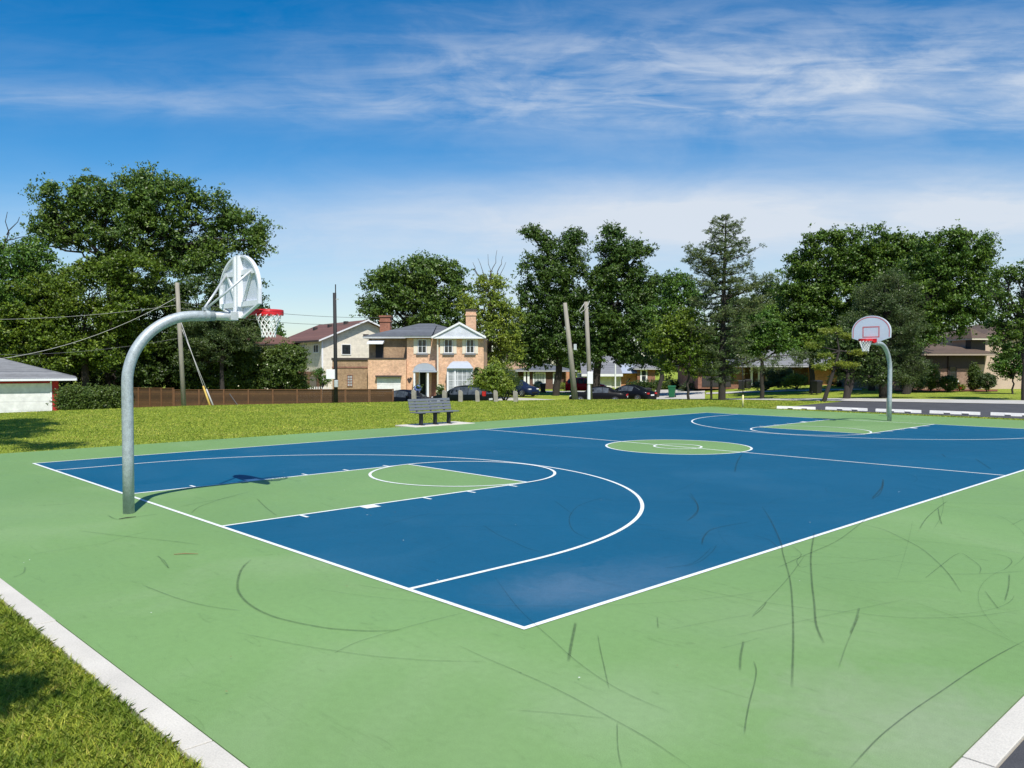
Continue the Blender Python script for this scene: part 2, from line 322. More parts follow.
# ------------------------------------------------------------------ mesh helpers
class MB:
    def __init__(s): s.v = []; s.f = []
    def poly(s, pts):
        b = len(s.v); s.v += [tuple(p) for p in pts]; s.f.append(tuple(range(b, b + len(pts)))); return s
    def add(s, vs, fs):
        b = len(s.v); s.v += [tuple(p) for p in vs]; s.f += [tuple(i + b for i in f) for f in fs]; return s
    def box(s, x0, x1, y0, y1, z0, z1, rot=None, piv=(0, 0, 0)):
        vs = [Vector((x, y, z)) for z in (z0, z1) for y in (y0, y1) for x in (x0, x1)]
        if rot is not None: vs = [rot @ (v - Vector(piv)) + Vector(piv) for v in vs]
        return s.add(vs, [(0, 2, 3, 1), (4, 5, 7, 6), (0, 1, 5, 4), (2, 6, 7, 3), (0, 4, 6, 2), (1, 3, 7, 5)])
    def prism(s, pts, a, b, axis='y'):
        """polygon in the two other axes, extruded from a to b along axis"""
        n = len(pts)
        def mk(p, t): return (p[0], t, p[1]) if axis == 'y' else ((t, p[0], p[1]) if axis == 'x' else (p[0], p[1], t))
        vs = [mk(p, a) for p in pts] + [mk(p, b) for p in pts]
        fs = [tuple(range(n)), tuple(range(2 * n - 1, n - 1, -1))] + [(i, i + n, (i + 1) % n + n, (i + 1) % n) for i in range(n)]
        return s.add(vs, fs)
    def tube(s, pts, r, n=10, caps=True):
        pts = [Vector(p) for p in pts]; rs = r if isinstance(r, (list, tuple)) else [r] * len(pts)
        b = len(s.v); up = Vector((0, 0, 1)); prev = None
        for i, p in enumerate(pts):
            t = (pts[min(i + 1, len(pts) - 1)] - pts[max(i - 1, 0)]).normalized()
            if prev is None:
                a = t.cross(Vector((1, 0, 0)) if abs(t.x) < 0.8 else up).normalized()
            else: a = (prev - t * prev.dot(t)).normalized()
            prev = a; c = t.cross(a)
            for k in range(n):
                w = 2 * pi * k / n; q = p + (a * cos(w) + c * sin(w)) * rs[i]; s.v.append(tuple(q))
        for i in range(len(pts) - 1):
            for k in range(n):
                k2 = (k + 1) % n; s.f.append((b + i * n + k, b + i * n + k2, b + (i + 1) * n + k2, b + (i + 1) * n + k))
        if caps:
            s.f.append(tuple(b + k for k in range(n - 1, -1, -1))); e = b + (len(pts) - 1) * n; s.f.append(tuple(e + k for k in range(n)))
        return s
    def lathe(s, prof, n=16, c=(0, 0, 0)):
        b = len(s.v)
        for (r, z) in prof:
            for k in range(n): s.v.append((c[0] + r * cos(2 * pi * k / n), c[1] + r * sin(2 * pi * k / n), c[2] + z))
        for i in range(len(prof) - 1):
            for k in range(n):
                k2 = (k + 1) % n; s.f.append((b + i * n + k, b + i * n + k2, b + (i + 1) * n + k2, b + (i + 1) * n + k))
        return s
    def torus(s, c, R, r, n=40, m=10):
        b = len(s.v)
        for i in range(n):
            a = 2 * pi * i / n
            for k in range(m):
                w = 2 * pi * k / m; s.v.append((c[0] + (R + r * cos(w)) * cos(a), c[1] + (R + r * cos(w)) * sin(a), c[2] + r * sin(w)))
        for i in range(n):
            for k in range(m):
                s.f.append((b + i * m + k, b + ((i + 1) % n) * m + k, b + ((i + 1) % n) * m + (k + 1) % m, b + i * m + (k + 1) % m))
        return s
    def build(s, name, mat, parent=None, smooth=False, bevel=0, label=None):
        me = bpy.data.meshes.new(name); me.from_pydata(s.v, [], s.f); me.update()
        bm = bmesh.new(); bm.from_mesh(me); bmesh.ops.recalc_face_normals(bm, faces=bm.faces); bm.to_mesh(me); bm.free()
        me.materials.append(mat)
        if smooth:
            for p in me.polygons: p.use_smooth = True
        o = bpy.data.objects.new(name, me); COL.objects.link(o)
        if parent: o.parent = parent
        if label: o['label'] = label
        if bevel:
            md = o.modifiers.new('bevel', 'BEVEL'); md.width = bevel; md.segments = 2; md.limit_method = 'ANGLE'; md.angle_limit = radians(40)
        return o
def thing(name, label, cat, loc=(0, 0, 0), rz=0.0, group=None):
    o = bpy.data.objects.new(name, None); COL.objects.link(o); o.empty_display_size = 0.2
    o.location = loc; o.rotation_euler = (0, 0, rz); return tag(o, label, cat, group)
def tag(o, label, cat, group=None, kind=None):
    o['label'] = label; o['category'] = cat
    if group: o['group'] = group
    if kind: o['kind'] = kind
    return o
def struct(o, kind='structure'): o['kind'] = kind; return o
def kids(o): return [c for c in COL.objects if c.parent == o]
def copy_tree(o, parent=None):
    c = o.copy(); COL.objects.link(c)
    if parent: c.parent = parent
    for ch in kids(o): copy_tree(ch, c)
    return c
def fast_mesh(name, V, nper, mat, parent=None):
    """V: (N*nper,3) array, one separate face per nper verts"""
    n = len(V); me = bpy.data.meshes.new(name); me.vertices.add(n); me.vertices.foreach_set('co', np.ascontiguousarray(V, np.float32).ravel())
    me.loops.add(n); me.loops.foreach_set('vertex_index', np.arange(n, dtype=np.int32))
    k = n // nper; me.polygons.add(k); me.polygons.foreach_set('loop_start', np.arange(0, n, nper, dtype=np.int32))
    me.polygons.foreach_set('loop_total', np.full(k, nper, np.int32))
    me.update(calc_edges=True); me.materials.append(mat)
    o = bpy.data.objects.new(name, me); COL.objects.link(o)
    if parent: o.parent = parent
    return o

# ------------------------------------------------------------------ ground
def terrain():
    def axis(a, b, far):
        inner = list(np.arange(a, b + 0.01, 1.0)); ext = []; s = 1.6; p = 0
        while p < far: p += s; s *= 1.35; ext.append(p)
        return [a - e for e in reversed(ext)] + inner + [b + e for e in ext]
    X = axis(-110, 40, 500); Y = axis(-30, 120, 500)
    V = [(x, y, gz(x, y) - 0.03) for y in Y for x in X]; n = len(X)
    F = [(j * n + i, j * n + i + 1, (j + 1) * n + i + 1, (j + 1) * n + i) for j in range(len(Y) - 1) for i in range(n - 1)]
    mb = MB(); mb.v = V; mb.f = F
    return struct(mb.build('ground', M['lawn'], smooth=True))
terrain()

L_ = 26.29; HW = 7.615
PADX0, PADX1, PADY0, PADY1 = -10.35, 10.84, -2.74, 30.9
def near_edge(x): return -2.745 + (x - 2.8) * .0112
struct(MB().prism([(PADX0, near_edge(PADX0)), (PADX1, near_edge(PADX1)), (PADX1, PADY1), (PADX0, PADY1)], -0.15, 0.0, 'z').build('court_pad', M['green']))
struct(MB().poly([(-HW, 0, .002), (HW, 0, .002), (HW, L_, .002), (-HW, L_, .002)]).build('court_playing_surface', M['blue']))
kp = MB(); FT = 5.79; KW = 1.83
for s in (0, 1):
    y0, y1 = (0, FT) if s == 0 else (L_ - FT, L_)
    kp.poly([(-KW, y0, .004), (KW, y0, .004), (KW, y1, .004), (-KW, y1, .004)])
kp.poly([(1.86 * cos(a), L_ / 2 + 1.86 * sin(a), .004) for a in np.linspace(0, 2 * pi, 72, endpoint=False)])
struct(kp.build('court_key_areas', M['green']))
lm = MB(); ZL = 0.006; LW = 0.056
def seg(ax, ay, bx, by, w=LW, z=ZL):
    d = Vector((bx - ax, by - ay)).normalized(); n = Vector((-d.y, d.x)) * w / 2
    lm.poly([(ax + n.x, ay + n.y, z), (bx + n.x, by + n.y, z), (bx - n.x, by - n.y, z), (ax - n.x, ay - n.y, z)])
def arc(cx, cy, r, a0, a1, w=LW, n=64, z=ZL):
    A = np.linspace(a0, a1, n + 1)
    for a, b in zip(A, A[1:]):
        lm.poly([(cx + (r + w / 2) * cos(a), cy + (r + w / 2) * sin(a), z), (cx + (r + w / 2) * cos(b), cy + (r + w / 2) * sin(b), z),
                 (cx + (r - w / 2) * cos(b), cy + (r - w / 2) * sin(b), z), (cx + (r - w / 2) * cos(a), cy + (r - w / 2) * sin(a), z)])
h_ = LW / 2
seg(-HW - h_, 0, HW + h_, 0); seg(-HW - h_, L_, HW + h_, L_)
seg(-HW, h_, -HW, L_ - h_); seg(HW, h_, HW, L_ - h_)
seg(-HW + h_, L_ / 2, -1.86 - h_, L_ / 2); seg(1.86 + h_, L_ / 2, HW - h_, L_ / 2); seg(-1.86 + h_, L_ / 2, 1.86 - h_, L_ / 2, z=ZL)
arc(0, L_ / 2, 1.86, 0, 2 * pi, 0.055); arc(0, L_ / 2, 0.61, 0, 2 * pi, z=ZL + .002)
HD, R3 = 1.67, 6.02
for s in (1, -1):
    Y = (lambda y: y) if s == 1 else (lambda y: L_ - y)
    for k in (-1, 1):
        seg(k * KW, Y(h_), k * KW, Y(FT)); seg(k * R3, Y(h_), k * R3, Y(HD))
        for ty, tw, tl in ((2.29, 0.26, 0.2), (3.38, .05, .2), (4.32, .05, .2), (5.3, .05, .2), (1.17, .05, .2)):
            seg(k * (KW + h_), Y(ty), k * (KW + h_ + tl), Y(ty), tw)
    seg(-KW - h_, Y(FT), KW + h_, Y(FT), z=ZL + .002)
    arc(0, Y(HD), R3, 0 if s == 1 else pi, pi if s == 1 else 2 * pi, n=96)
    arc(0, Y(FT), 1.83, 0, 2 * pi, z=ZL + .004)
struct(lm.build('court_markings', M['white_paint']))
# concrete edging, in jointed lengths
cm = MB(); jm = MB()
rng = random.Random(3)
xs = -10.5
while xs < 10.84:
    e = min(xs + 3.05, 10.84); j = rng.uniform(-.012, .012)
    ya, yb_, zt_ = near_edge(xs) - .012 + j * .2, near_edge(e) - .012 + j * .2, .012 + j * .2
    cm.prism([(xs + .006, ya - .172), (e - .006, yb_ - .172), (e - .006, yb_), (xs + .006, ya)], -.15, zt_, 'z'); xs = e
ys = -2.84
while ys < 30.9:
    e = min(ys + 3.05, 30.9); cm.box(10.855, 11.02 + rng.uniform(-.006, .006), ys + .006, e - .006, -.15, 0.012 + rng.uniform(-.002, .002)); ys = e
struct(cm.build('curb', M['concrete'], bevel=0.004))
struct(MB().poly([(-10.5, -3.06, -.018), (11.03, -2.82, -.018), (11.03, -2.6, -.018), (-10.5, -2.85, -.018)]).poly([(10.835, -2.6, -.018), (11.03, -2.6, -.018), (11.03, 30.9, -.018), (10.835, 30.9, -.018)]).build('curb_bed', M['concrete_joint']))
struct(MB().box(11.03, 22, -9, 31.2, -.12, .006).build('parking_apron', M['asphalt']))
struct(MB().box(-11.0, -9.85, 12.0, 14.7, -.15, 0.02).build('bench_slab', M['concrete'], bevel=.01))

# parking lot beyond the far hoop
def sheet(name, px_d, mat, dz, sub=3.0):
    """flat ribbon conforming to the ground: list of (px, d_near, d_far)"""
    mb = MB(); rows = []
    for (a, n0, f0), (b, n1, f1) in zip(px_d, px_d[1:]):
        A0, A1 = Vector(at(a, n0)), Vector(at(a, f0)); B0, B1 = Vector(at(b, n1)), Vector(at(b, f1))
        m = max(2, int((B0 - A0).length / sub))
        for i in range(m + (1 if b == px_d[-1][0] else 0)):
            t = i / m; rows.append((A0.lerp(B0, t), A1.lerp(B1, t)))
    K = 8; n = K + 1
    for p, q in rows:
        for k in range(n):
            w = p.lerp(q, k / K); mb.v.append((w.x, w.y, gz(w.x, w.y) + dz))
    for i in range(len(rows) - 1):
        for k in range(K): mb.f.append((i * n + k, (i + 1) * n + k, (i + 1) * n + k + 1, i * n + k + 1))
    return struct(mb.build(name, mat))
pk = MB()
P = [(-7.9, 31.9), (20, 31.9), at(1180, 40.3), at(1024, 43.1), at(900, 45.6), at(845, 46.5), at(820, 44), at(795, 41.5), at(774, 39.8)]
struct(pk.poly([(x, y, -.004) for x, y in P]).build('parking_lot', M['asphalt']))
sheet('street', [(-260, 66, 73), (100, 66, 73), (330, 71, 79), (500, 70, 80), (600, 60, 70), (640, 54.5, 64), (680, 50.5, 57), (720, 48.9, 54.2), (780, 47.8, 52.6), (840, 46.9, 51), (900, 45.7, 49.6), (1024, 43.2, 47.6), (1180, 40.5, 45.2)], M['road_concrete'], 0.012)
sheet('driveway', [(655, 62.5, 92), (705, 57, 86)], M['road_concrete'], 0.022)
sheet('sidewalk', [(480, 93, 97), (585, 93, 97), (640, 86, 89), (652, 83, 86.5)], M['road_concrete'], 0.016)
sheet('side_drive', [(706, 76, 78.5), (835, 68, 70.5), (862, 67, 69.5)], M['road_concrete'], 0.016)
sheet('mulch_bed', [(895, 63.2, 67.2), (998, 63.2, 67.2)], M['mulch'], 0.01)

# ------------------------------------------------------------------ wear on the court
def marks():
    Z3 = lambda L, ox, oy, s: [(ox + x / s, oy + y / s) for x, y in L]
    r3 = lambda L: Z3(L, 640, 480, 2.6667); r4 = lambda L: Z3(L, 100, 540, 2.327); r5 = lambda L: Z3(L, 520, 600, 2.695)
    rc = lambda L: Z3(L, 440, 480, 3.2); rp = lambda L: Z3(L, 0, 440, 3.2); rr = lambda L: Z3(L, 754, 560, 3.693); rf = lambda L: Z3(L, 680, 390, 2.977)
    A = [
     (r3([(325, 70), (350, 110), (375, 165), (381, 195), (400, 265), (407, 340), (409, 425), (407, 500), (405, 552)]), .028, .5),
     (r3([(465, 140), (456, 200), (458, 265), (465, 330), (470, 385), (490, 434)]), .032, .55),
     (rr([(355, 768), (450, 665), (520, 605), (600, 545), (700, 478), (800, 410), (900, 350), (1010, 292)]), .018, .55),
     (r3([(105, 280), (210, 302), (330, 325), (450, 342), (560, 352), (680, 365), (780, 367), (900, 362), (1024, 345)]), .014, .42),
     (r3([(595, 118), (650, 132), (700, 155), (750, 182), (790, 215), (825, 252), (858, 302)]), .02, .5),
     (r3([(370, 232), (440, 200), (520, 165), (570, 130), (615, 92)]), .02, .5),
     (r3([(300, 360), (350, 310), (400, 255), (440, 200)]), .014, .4), (r3([(405, 175), (430, 197), (418, 215), (428, 232), (450, 228)]), .016, .4),
     (r3([(745, 130), (770, 95), (820, 55)]), .024, .5), (r3([(795, 75), (798, 95), (805, 118)]), .026, .55),
     (r3([(760, 262), (800, 230), (850, 195), (885, 212), (908, 232), (905, 250)]), .016, .4), (r3([(800, 250), (900, 250), (1024, 243)]), .02, .4),
     (r3([(935, 195), (975, 203), (992, 218), (970, 240)]), .016, .4), (r3([(165, 172), (170, 152), (190, 132), (240, 120), (290, 112)]), .03, .6),
     (r3([(620, 50), (638, 38), (647, 20), (648, 3)]), .026, .5), (r3([(130, 40), (150, 60), (153, 82), (125, 110)]), .03, .4),
     (r3([(585, 340), (575, 375), (560, 410)]), .03, .3), (r3([(920, 295), (940, 322), (958, 345)]), .02, .3), (r3([(985, 250), (983, 285), (973, 322)]), .024, .35),
     (r3([(555, 166), (680, 167)]), .012, .25), (r3([(440, 225), (560, 220), (720, 195)]), .014, .22), (r3([(470, 255), (620, 272), (790, 268)]), .014, .2), (r3([(990, 120), (1024, 103)]), .02, .3),
     (r3([(60, 235), (130, 225), (165, 205), (190, 180)]), .018, .35), (r3([(300, 145), (345, 160), (372, 185)]), .02, .25),
     (r4([(352, 45), (335, 60), (324, 80), (320, 110), (330, 132), (352, 152), (385, 170), (430, 185), (520, 203), (600, 210), (650, 211), (700, 208)]), .042, .42),
     (r4([(98, 104), (180, 135), (250, 153), (328, 164)]), .018, .5), (r4([(320, 215), (390, 229), (460, 243), (600, 265), (700, 275), (780, 280), (900, 283)]), .014, .4),
     (r4([(545, 263), (580, 245), (620, 230), (740, 195), (850, 168)]), .015, .42), (r4([(600, 104), (660, 113), (715, 118)]), .015, .3), (r4([(135, 35), (150, 55), (160, 65)]), .02, .25),
     (r4([(975, 396), (1060, 402), (1180, 415)]), .014, .3),
     (r4([(835, 245), (900, 275), (977, 307)]) + r5([(0, 195), (60, 221), (120, 250), (190, 287), (260, 325), (320, 358), (380, 395), (470, 458)]), .013, .5),
     (rc([(175, 310), (230, 385), (270, 430), (320, 475)]) + r5([(90, 108), (130, 145), (180, 185), (240, 225), (290, 252), (340, 275), (400, 300)]), .013, .42),
     (r5([(150, 60), (143, 95), (138, 120), (130, 165)]), .04, .5), (r5([(210, 95), (217, 135), (225, 170), (240, 240)]), .016, .38), (r5([(603, 110), (595, 150), (593, 190)]), .03, .35),
     (r5([(630, 165), (637, 190), (632, 225), (620, 270), (610, 320), (605, 360)]), .018, .4), (r5([(915, 40), (900, 75), (880, 120), (858, 185)]), .018, .2), (r5([(262, 330), (264, 400), (275, 453)]), .014, .3),
     (r5([(665, 5), (650, 25), (625, 45)]), .018, .4), (r5([(370, 45), (372, 75)]), .02, .3), (r5([(400, 80), (500, 60), (640, 35)]), .012, .2), (r5([(540, 130), (590, 118), (650, 100)]), .014, .2),
     (rc([(365, 65), (425, 110)]), .02, .4), (rc([(530, 55), (480, 68), (440, 85), (418, 110), (414, 135), (430, 165), (480, 190)]), .02, .5), (rc([(140, 145), (180, 172), (230, 195), (280, 218), (340, 235)]), .018, .5),
     (rc([(800, 40), (825, 80), (820, 110), (790, 130)]), .022, .4), (rc([(775, 278), (830, 262), (870, 230), (885, 208)]), .018, .35),
     (rp([(575, 213), (640, 200), (700, 190), (760, 178)]), .03, .35), (rp([(612, 235), (630, 218), (660, 205), (720, 185), (800, 165)]), .03, .38), (rp([(822, 187), (850, 215), (885, 242)]), .03, .45),
     (rp([(345, 240), (375, 253), (440, 245), (510, 236)]), .035, .5), (rp([(110, 210), (180, 207), (250, 200)]), .035, .2), (rp([(250, 290), (420, 310), (540, 322), (640, 335)]), .028, .28),
     (rp([(320, 335), (400, 310), (480, 290)]), .03, .16), (rp([(500, 370), (525, 385), (540, 410)]), .025, .25), (rp([(100, 365), (200, 350), (330, 330)]), .03, .14), (rp([(40, 440), (75, 425), (80, 405)]), .03, .2),
     (rf([(185, 190), (170, 215), (163, 245)]), .05, .35), (rf([(605, 265), (600, 290), (570, 325)]), .05, .4), (rf([(495, 216), (560, 220), (600, 223)]), .06, .6), (rf([(880, 205), (910, 225), (925, 235)]), .05, .3), (rf([(780, 190), (790, 200)]), .05, .3),
     (rf([(228, 236), (258, 237)]), .05, .12),
    ]
    rg = random.Random(11)
    for k in range(46):    # faint lesser scuffs over the whole pad
        x = rg.uniform(0, 10.5); y = rg.uniform(1.0, 25); a = rg.uniform(0, 2 * pi); l = rg.uniform(.4, 2.4); c = rg.uniform(-.6, .6)
        pts = []
        for i in range(7):
            pts.append((x, y)); x += cos(a) * l / 6; y += sin(a) * l / 6; a += c / 6
        A.append((('w', pts), rg.uniform(.012, .03), rg.uniform(.06, .2)))
    for k in range(36):    # long thin sweeps of bicycle and trolley wheels
        x, y = rg.uniform(5.5, 10.5), rg.uniform(2.5, 14); a = rg.uniform(0, 2 * pi); l = rg.uniform(1.2, 5.5); c = rg.uniform(-1.6, 1.6)
        pts = []
        for i in range(11):
            if not (-9.5 < x < 10.7 and -2.6 < y < 29): break
            pts.append((x, y)); x += cos(a) * l / 10; y += sin(a) * l / 10; a += c / 10
        if len(pts) > 4: A.append((('w', pts), rg.uniform(.007, .016), rg.uniform(.10, .34)))
    V, F, W = [], [], []; nmk = 0
    for L, w, al in A:
        if L[0] == 'w': pts = [Vector(p) for p in L[1]]
        else: pts = [Vector(ground(p[0], p[1], .008)) for p in L]
        # Catmull-Rom
        Q = []
        for i in range(len(pts) - 1):
            p0, p1, p2, p3 = pts[max(i - 1, 0)], pts[i], pts[i + 1], pts[min(i + 2, len(pts) - 1)]
            for t in (0, .25, .5, .75):
                Q.append(0.5 * ((2 * p1) + (p2 - p0) * t + (2 * p0 - 5 * p1 + 4 * p2 - p3) * t * t + (3 * p1 - p0 - 3 * p2 + p3) * t ** 3))
        Q.append(pts[-1]); b = len(V); n = len(Q)
        z = .0072 + .00002 * nmk; nmk += 1
        for i, q in enumerate(Q):
            d = (Q[min(i + 1, n - 1)] - Q[max(i - 1, 0)]); d = d.normalized() if d.length > 1e-9 else Vector((1, 0)); nn = Vector((-d.y, d.x)) * max(w * .42, .005)
            fade = min(1, 8 * i / n + .25, 7 * (n - 1 - i) / n + .2)
            for s, e in ((-1, 0), (-.35, 1), (.35, 1), (1, 0)): V.append((q.x + nn.x * s, q.y + nn.y * s, z)); W.append(e * (al * 1.15 if al < .3 else .32 + (al - .3) * .4) * fade)
        for i in range(n - 1):
            for k in range(3): F.append((b + i * 4 + k, b + i * 4 + k + 1, b + i * 4 + 5 + k, b + i * 4 + 4 + k))
    mb = MB(); mb.v = V; mb.f = F; o = mb.build('scuff_marks', M['marks'])
    at_ = o.data.attributes.new('wear', 'FLOAT', 'POINT'); at_.data.foreach_set('value', W)
    struct(o)
marks()
def specks():
    rg = random.Random(5)
    for name, mat, N in (('court_grit', M['trim_white'], 45), ('court_leaf_litter', M['dry_twig'], 60)):
        mb = MB()
        for k in range(N):
            x, y = rg.uniform(-9, 10.6), rg.uniform(-2.6, 16); r = rg.uniform(.003, .0065); a = rg.uniform(0, pi)
            e = rg.uniform(1, 2.5)
            mb.poly([(x + r * e * cos(a), y + r * e * sin(a), .022), (x - r * sin(a), y + r * cos(a), .025), (x - r * e * cos(a), y - r * e * sin(a), .022), (x + r * sin(a), y - r * cos(a), .024)])
        struct(mb.build(name, mat), 'stuff')
specks()
for (a, b, lab) in (((174, 555), (198, 554.5), 'thin dry twig lying on the green paint in front of the near pole'), ((119, 519.5), (136, 517.2), 'short dark twig lying at the foot of the near pole')):
    p, q = ground(*a), ground(*b)
    o = MB().tube([(p[0], p[1], .008), ((p[0] * .6 + q[0] * .4), p[1] * .6 + q[1] * .4 + .015, .014), (q[0], q[1], .008)], [.004, .006, .003], 6).build('twig', M['bark_dark'] if 'foot' in lab else M['dry_twig'])
    tag(o, lab, 'twig')

# ------------------------------------------------------------------ basketball hoops
def hoop(label, loc, rz):
    t = thing('basketball_hoop', label, 'basketball hoop', loc, rz, 'goose neck hoops at the two ends of the court')
    # local: pole at y=-0.55, board at y=1.2
    pts = [(0, -.55, 0), (0, -.55, .9), (0, -.55, 1.85)]; R = 1.02
    for a in np.linspace(0, pi / 2 * .985, 22)[1:]: pts.append((0, -.55 + R * (1 - cos(a)), 1.89 + R * sin(a)))
    pts += [(0, .75, 2.925)]
    MB().tube(pts, .079, 24).build('pole', M['galv'], t, True)
    MB().tube([(0, .72, 2.925), (0, 1.10, 2.93)], .068, 20).build('extension_arm', M['bracket'], t, True)
    mb = MB().tube([(0, .60, 2.925), (0, .66, 2.925)], .087, 24); mb.box(-.05, .05, .58, .68, 3.0, 3.05); mb.build('arm_clamp', M['galv'], t)
    # fan-shaped board
    out = [(-.12, 2.90), (.12, 2.90), (.69, 3.10), (.70, 3.33)]
    for a in np.linspace(0, pi, 25)[1:-1]: out.append((.70 * cos(a), 3.33 + .575 * sin(a)))
    out.append((-.70, 3.33)); out.append((-.69, 3.10))
    bd = MB().prism(out, 1.19, 1.205).build('backboard', M['board_white'], t)
    fr = MB(); n = len(out)
    cen = Vector((0, 3.35))
    inn = [tuple(Vector(p) + (cen - Vector(p)).normalized() * .035) for p in out]
    for i in range(n):
        j = (i + 1) % n
        fr.add([(out[i][0], 1.145, out[i][1]), (out[j][0], 1.145, out[j][1]), (inn[j][0], 1.145, inn[j][1]), (inn[i][0], 1.145, inn[i][1]),
                (out[i][0], 1.189, out[i][1]), (out[j][0], 1.189, out[j][1]), (inn[j][0], 1.189, inn[j][1]), (inn[i][0], 1.189, inn[i][1])],
               [(0, 1, 2, 3), (0, 4, 5, 1), (3, 2, 6, 7)])
    fr.build('rim_flange', M['frame_white'], bd)
    rb = MB()
    for x0, x1 in ((-.085, -.035), (.035, .085)): rb.box(x0, x1, 1.10, 1.188, 2.905, 3.88)
    rb.box(-.0345, .0345, 1.135, 1.188, 2.92, 3.86)
    for s in (-1, 1):
        a, b = (.0855, .655) if s > 0 else (-.655, -.0855)
        rb.box(a * .86 if s < 0 else a, b * .86 if s > 0 else b, 1.155, 1.188, 3.58, 3.66); rb.box(a, b, 1.150, 1.188, 3.08, 3.16)
        rb.prism([(s * .10, 3.165), (s * .16, 3.165), (s * .44, 3.595), (s * .38, 3.595)], 1.158, 1.188)
    rb.build('stiffener', M['frame_white'], bd)
    # painted border and target square on the playing face
    pl = MB(); inb = [tuple(Vector(p) + (cen - Vector(p)).normalized() * .035) for p in out]; in2 = [tuple(Vector(p) + (cen - Vector(p)).normalized() * .065) for p in out]
    for i in range(2, n - 1):
        j = i + 1
        if out[i][1] < 3.05 or out[j % n][1] < 3.05: continue
        pl.poly([(inb[i][0], 1.208, inb[i][1]), (inb[j][0], 1.208, inb[j][1]), (in2[j][0], 1.208, in2[j][1]), (in2[i][0], 1.208, in2[i][1])])
    for x0, x1, z0, z1 in ((-.305, .305, 3.475, 3.515), (-.305, -.265, 3.115, 3.474), (.265, .305, 3.115, 3.474), (-.264, .264, 3.115, 3.15)):
        pl.poly([(x0, 1.208, z0), (x1, 1.208, z0), (x1, 1.208, z1), (x0, 1.208, z1)])
    pl.build('board_lines', M['line_red'], bd)
    for s in (-1, 1):
        MB().tube([(s * .05, .62, 3.04), (s * .22, .85, 3.28), (s * .44, 1.15, 3.62)], .019, 10).build('brace', M['bracket'], t, True)
    MB().box(-.11, .11, .98, 1.10, 2.86, 3.0).build('mounting_bracket', M['bracket'], t, bevel=.01)
    # rim with ring plate
    rm = MB().torus((0, 1.665, 3.05), .2286, .0095, 48, 8)
    rm.torus((0, 1.665, 3.025), .236, .0075, 48, 8)
    nseg = 40
    for i in range(nseg):   # flange between the two rings
        a, b = 2 * pi * i / nseg, 2 * pi * (i + 1) / nseg
        zz = lambda q: 2.975 + .010 * sin(q * 12)
        rm.add([(.24 * cos(a), 1.665 + .24 * sin(a), 3.052), (.24 * cos(b), 1.665 + .24 * sin(b), 3.052), (.24 * cos(b), 1.665 + .24 * sin(b), zz(b)), (.24 * cos(a), 1.665 + .24 * sin(a), zz(a)),
                (.236 * cos(a), 1.665 + .236 * sin(a), 3.052), (.236 * cos(b), 1.665 + .236 * sin(b), 3.052), (.236 * cos(b), 1.665 + .236 * sin(b), zz(b)), (.236 * cos(a), 1.665 + .236 * sin(a), zz(a))],
               [(0, 1, 2, 3), (7, 6, 5, 4), (3, 2, 6, 7)])
    rm.prism([(-.13, 1.21), (.13, 1.21), (.17, 1.50), (.12, 1.47), (0, 1.435), (-.12, 1.47), (-.17, 1.50)], 3.04, 3.055, 'z')
    rm.prism([(-.13, 2.905), (.13, 2.905), (.22, 2.95), (.22, 3.07), (-.22, 3.07), (-.22, 2.95)], 1.21, 1.225)
    for s in (-1, 1): rm.prism([(1.22, 2.93), (1.22, 3.04), (1.50, 3.04), (1.46, 3.005)], s * .125 - .006, s * .125 + .006, 'x')
    ring = rm.build('rim', M['rim_red'], t, False)
    # net: crossing cords on a tapering sleeve
    nt = MB(); K = 12; rows = 7
    def np_(k, r): 
        f = r / rows; a = 2 * pi * (k + .5 * (r % 2)) / K
        rad = .225 - .115 * f ** .7 + .012 * sin(pi * f * 2); return (rad * cos(a), 1.665 + rad * sin(a), 3.03 - .42 * f)
    for r in range(rows):
        for k in range(K):
            if r % 2 == 0: tg = [(k, r + 1), (k - 1, r + 1)]
            else: tg = [(k, r + 1), (k + 1, r + 1)]
            for q in tg: nt.tube([np_(k, r), np_(*q)], .006, 5, False)
    nt.build('net', M['net'], ring)
    return t
hoop('near goose neck basketball hoop seen from behind with white fan backboard and red rim', (-.04, 0, 0), 0)
hoop('far goose neck basketball hoop facing the camera with red square on its fan backboard', (.04, L_, 0), pi)

# ------------------------------------------------------------------ bench
def bench():
    a = ground(413, 426); b = ground(449, 423.5)
    x, y = -10.33, 13.22
    t = thing('park_bench', 'grey slatted park bench with black legs on a concrete slab beside the court', 'bench', (x, y, .02), 0)
    # local: seat faces +X (court), runs along Y
    for k in range(4):
        z = .50 + k * .105; xx = -.20 - (z - .45) * .28
        rot = Matrix.Rotation(radians(-15.6), 3, 'Y'); 
        MB().box(xx - .018, xx + .018, -.93, .93, z, z + .09, rot, (xx, 0, z)).build('backrest_slat', M['slat'], t, bevel=.006)
    for k in range(4):
        x0 = -.20 + k * .118; MB().box(x0, x0 + .10, -.93, .93, .43, .465).build('seat_slat', M['slat'], t, bevel=.006)
    for yy in (-.62, 0, .62):
        mb = MB().box(-.04, .10, yy - .04, yy + .04, 0, .40); mb.box(-.22, .26, yy - .03, yy + .03, .39, .428)
        mb.prism([(-.22, .39), (-.17, .39), (-.34, .91), (-.385, .91)], yy - .026, yy + .026)
        mb.box(-.12, .18, yy - .06, yy + .06, 0, .012)
        mb.build('leg', M['black_metal'], t, bevel=.005)
bench()

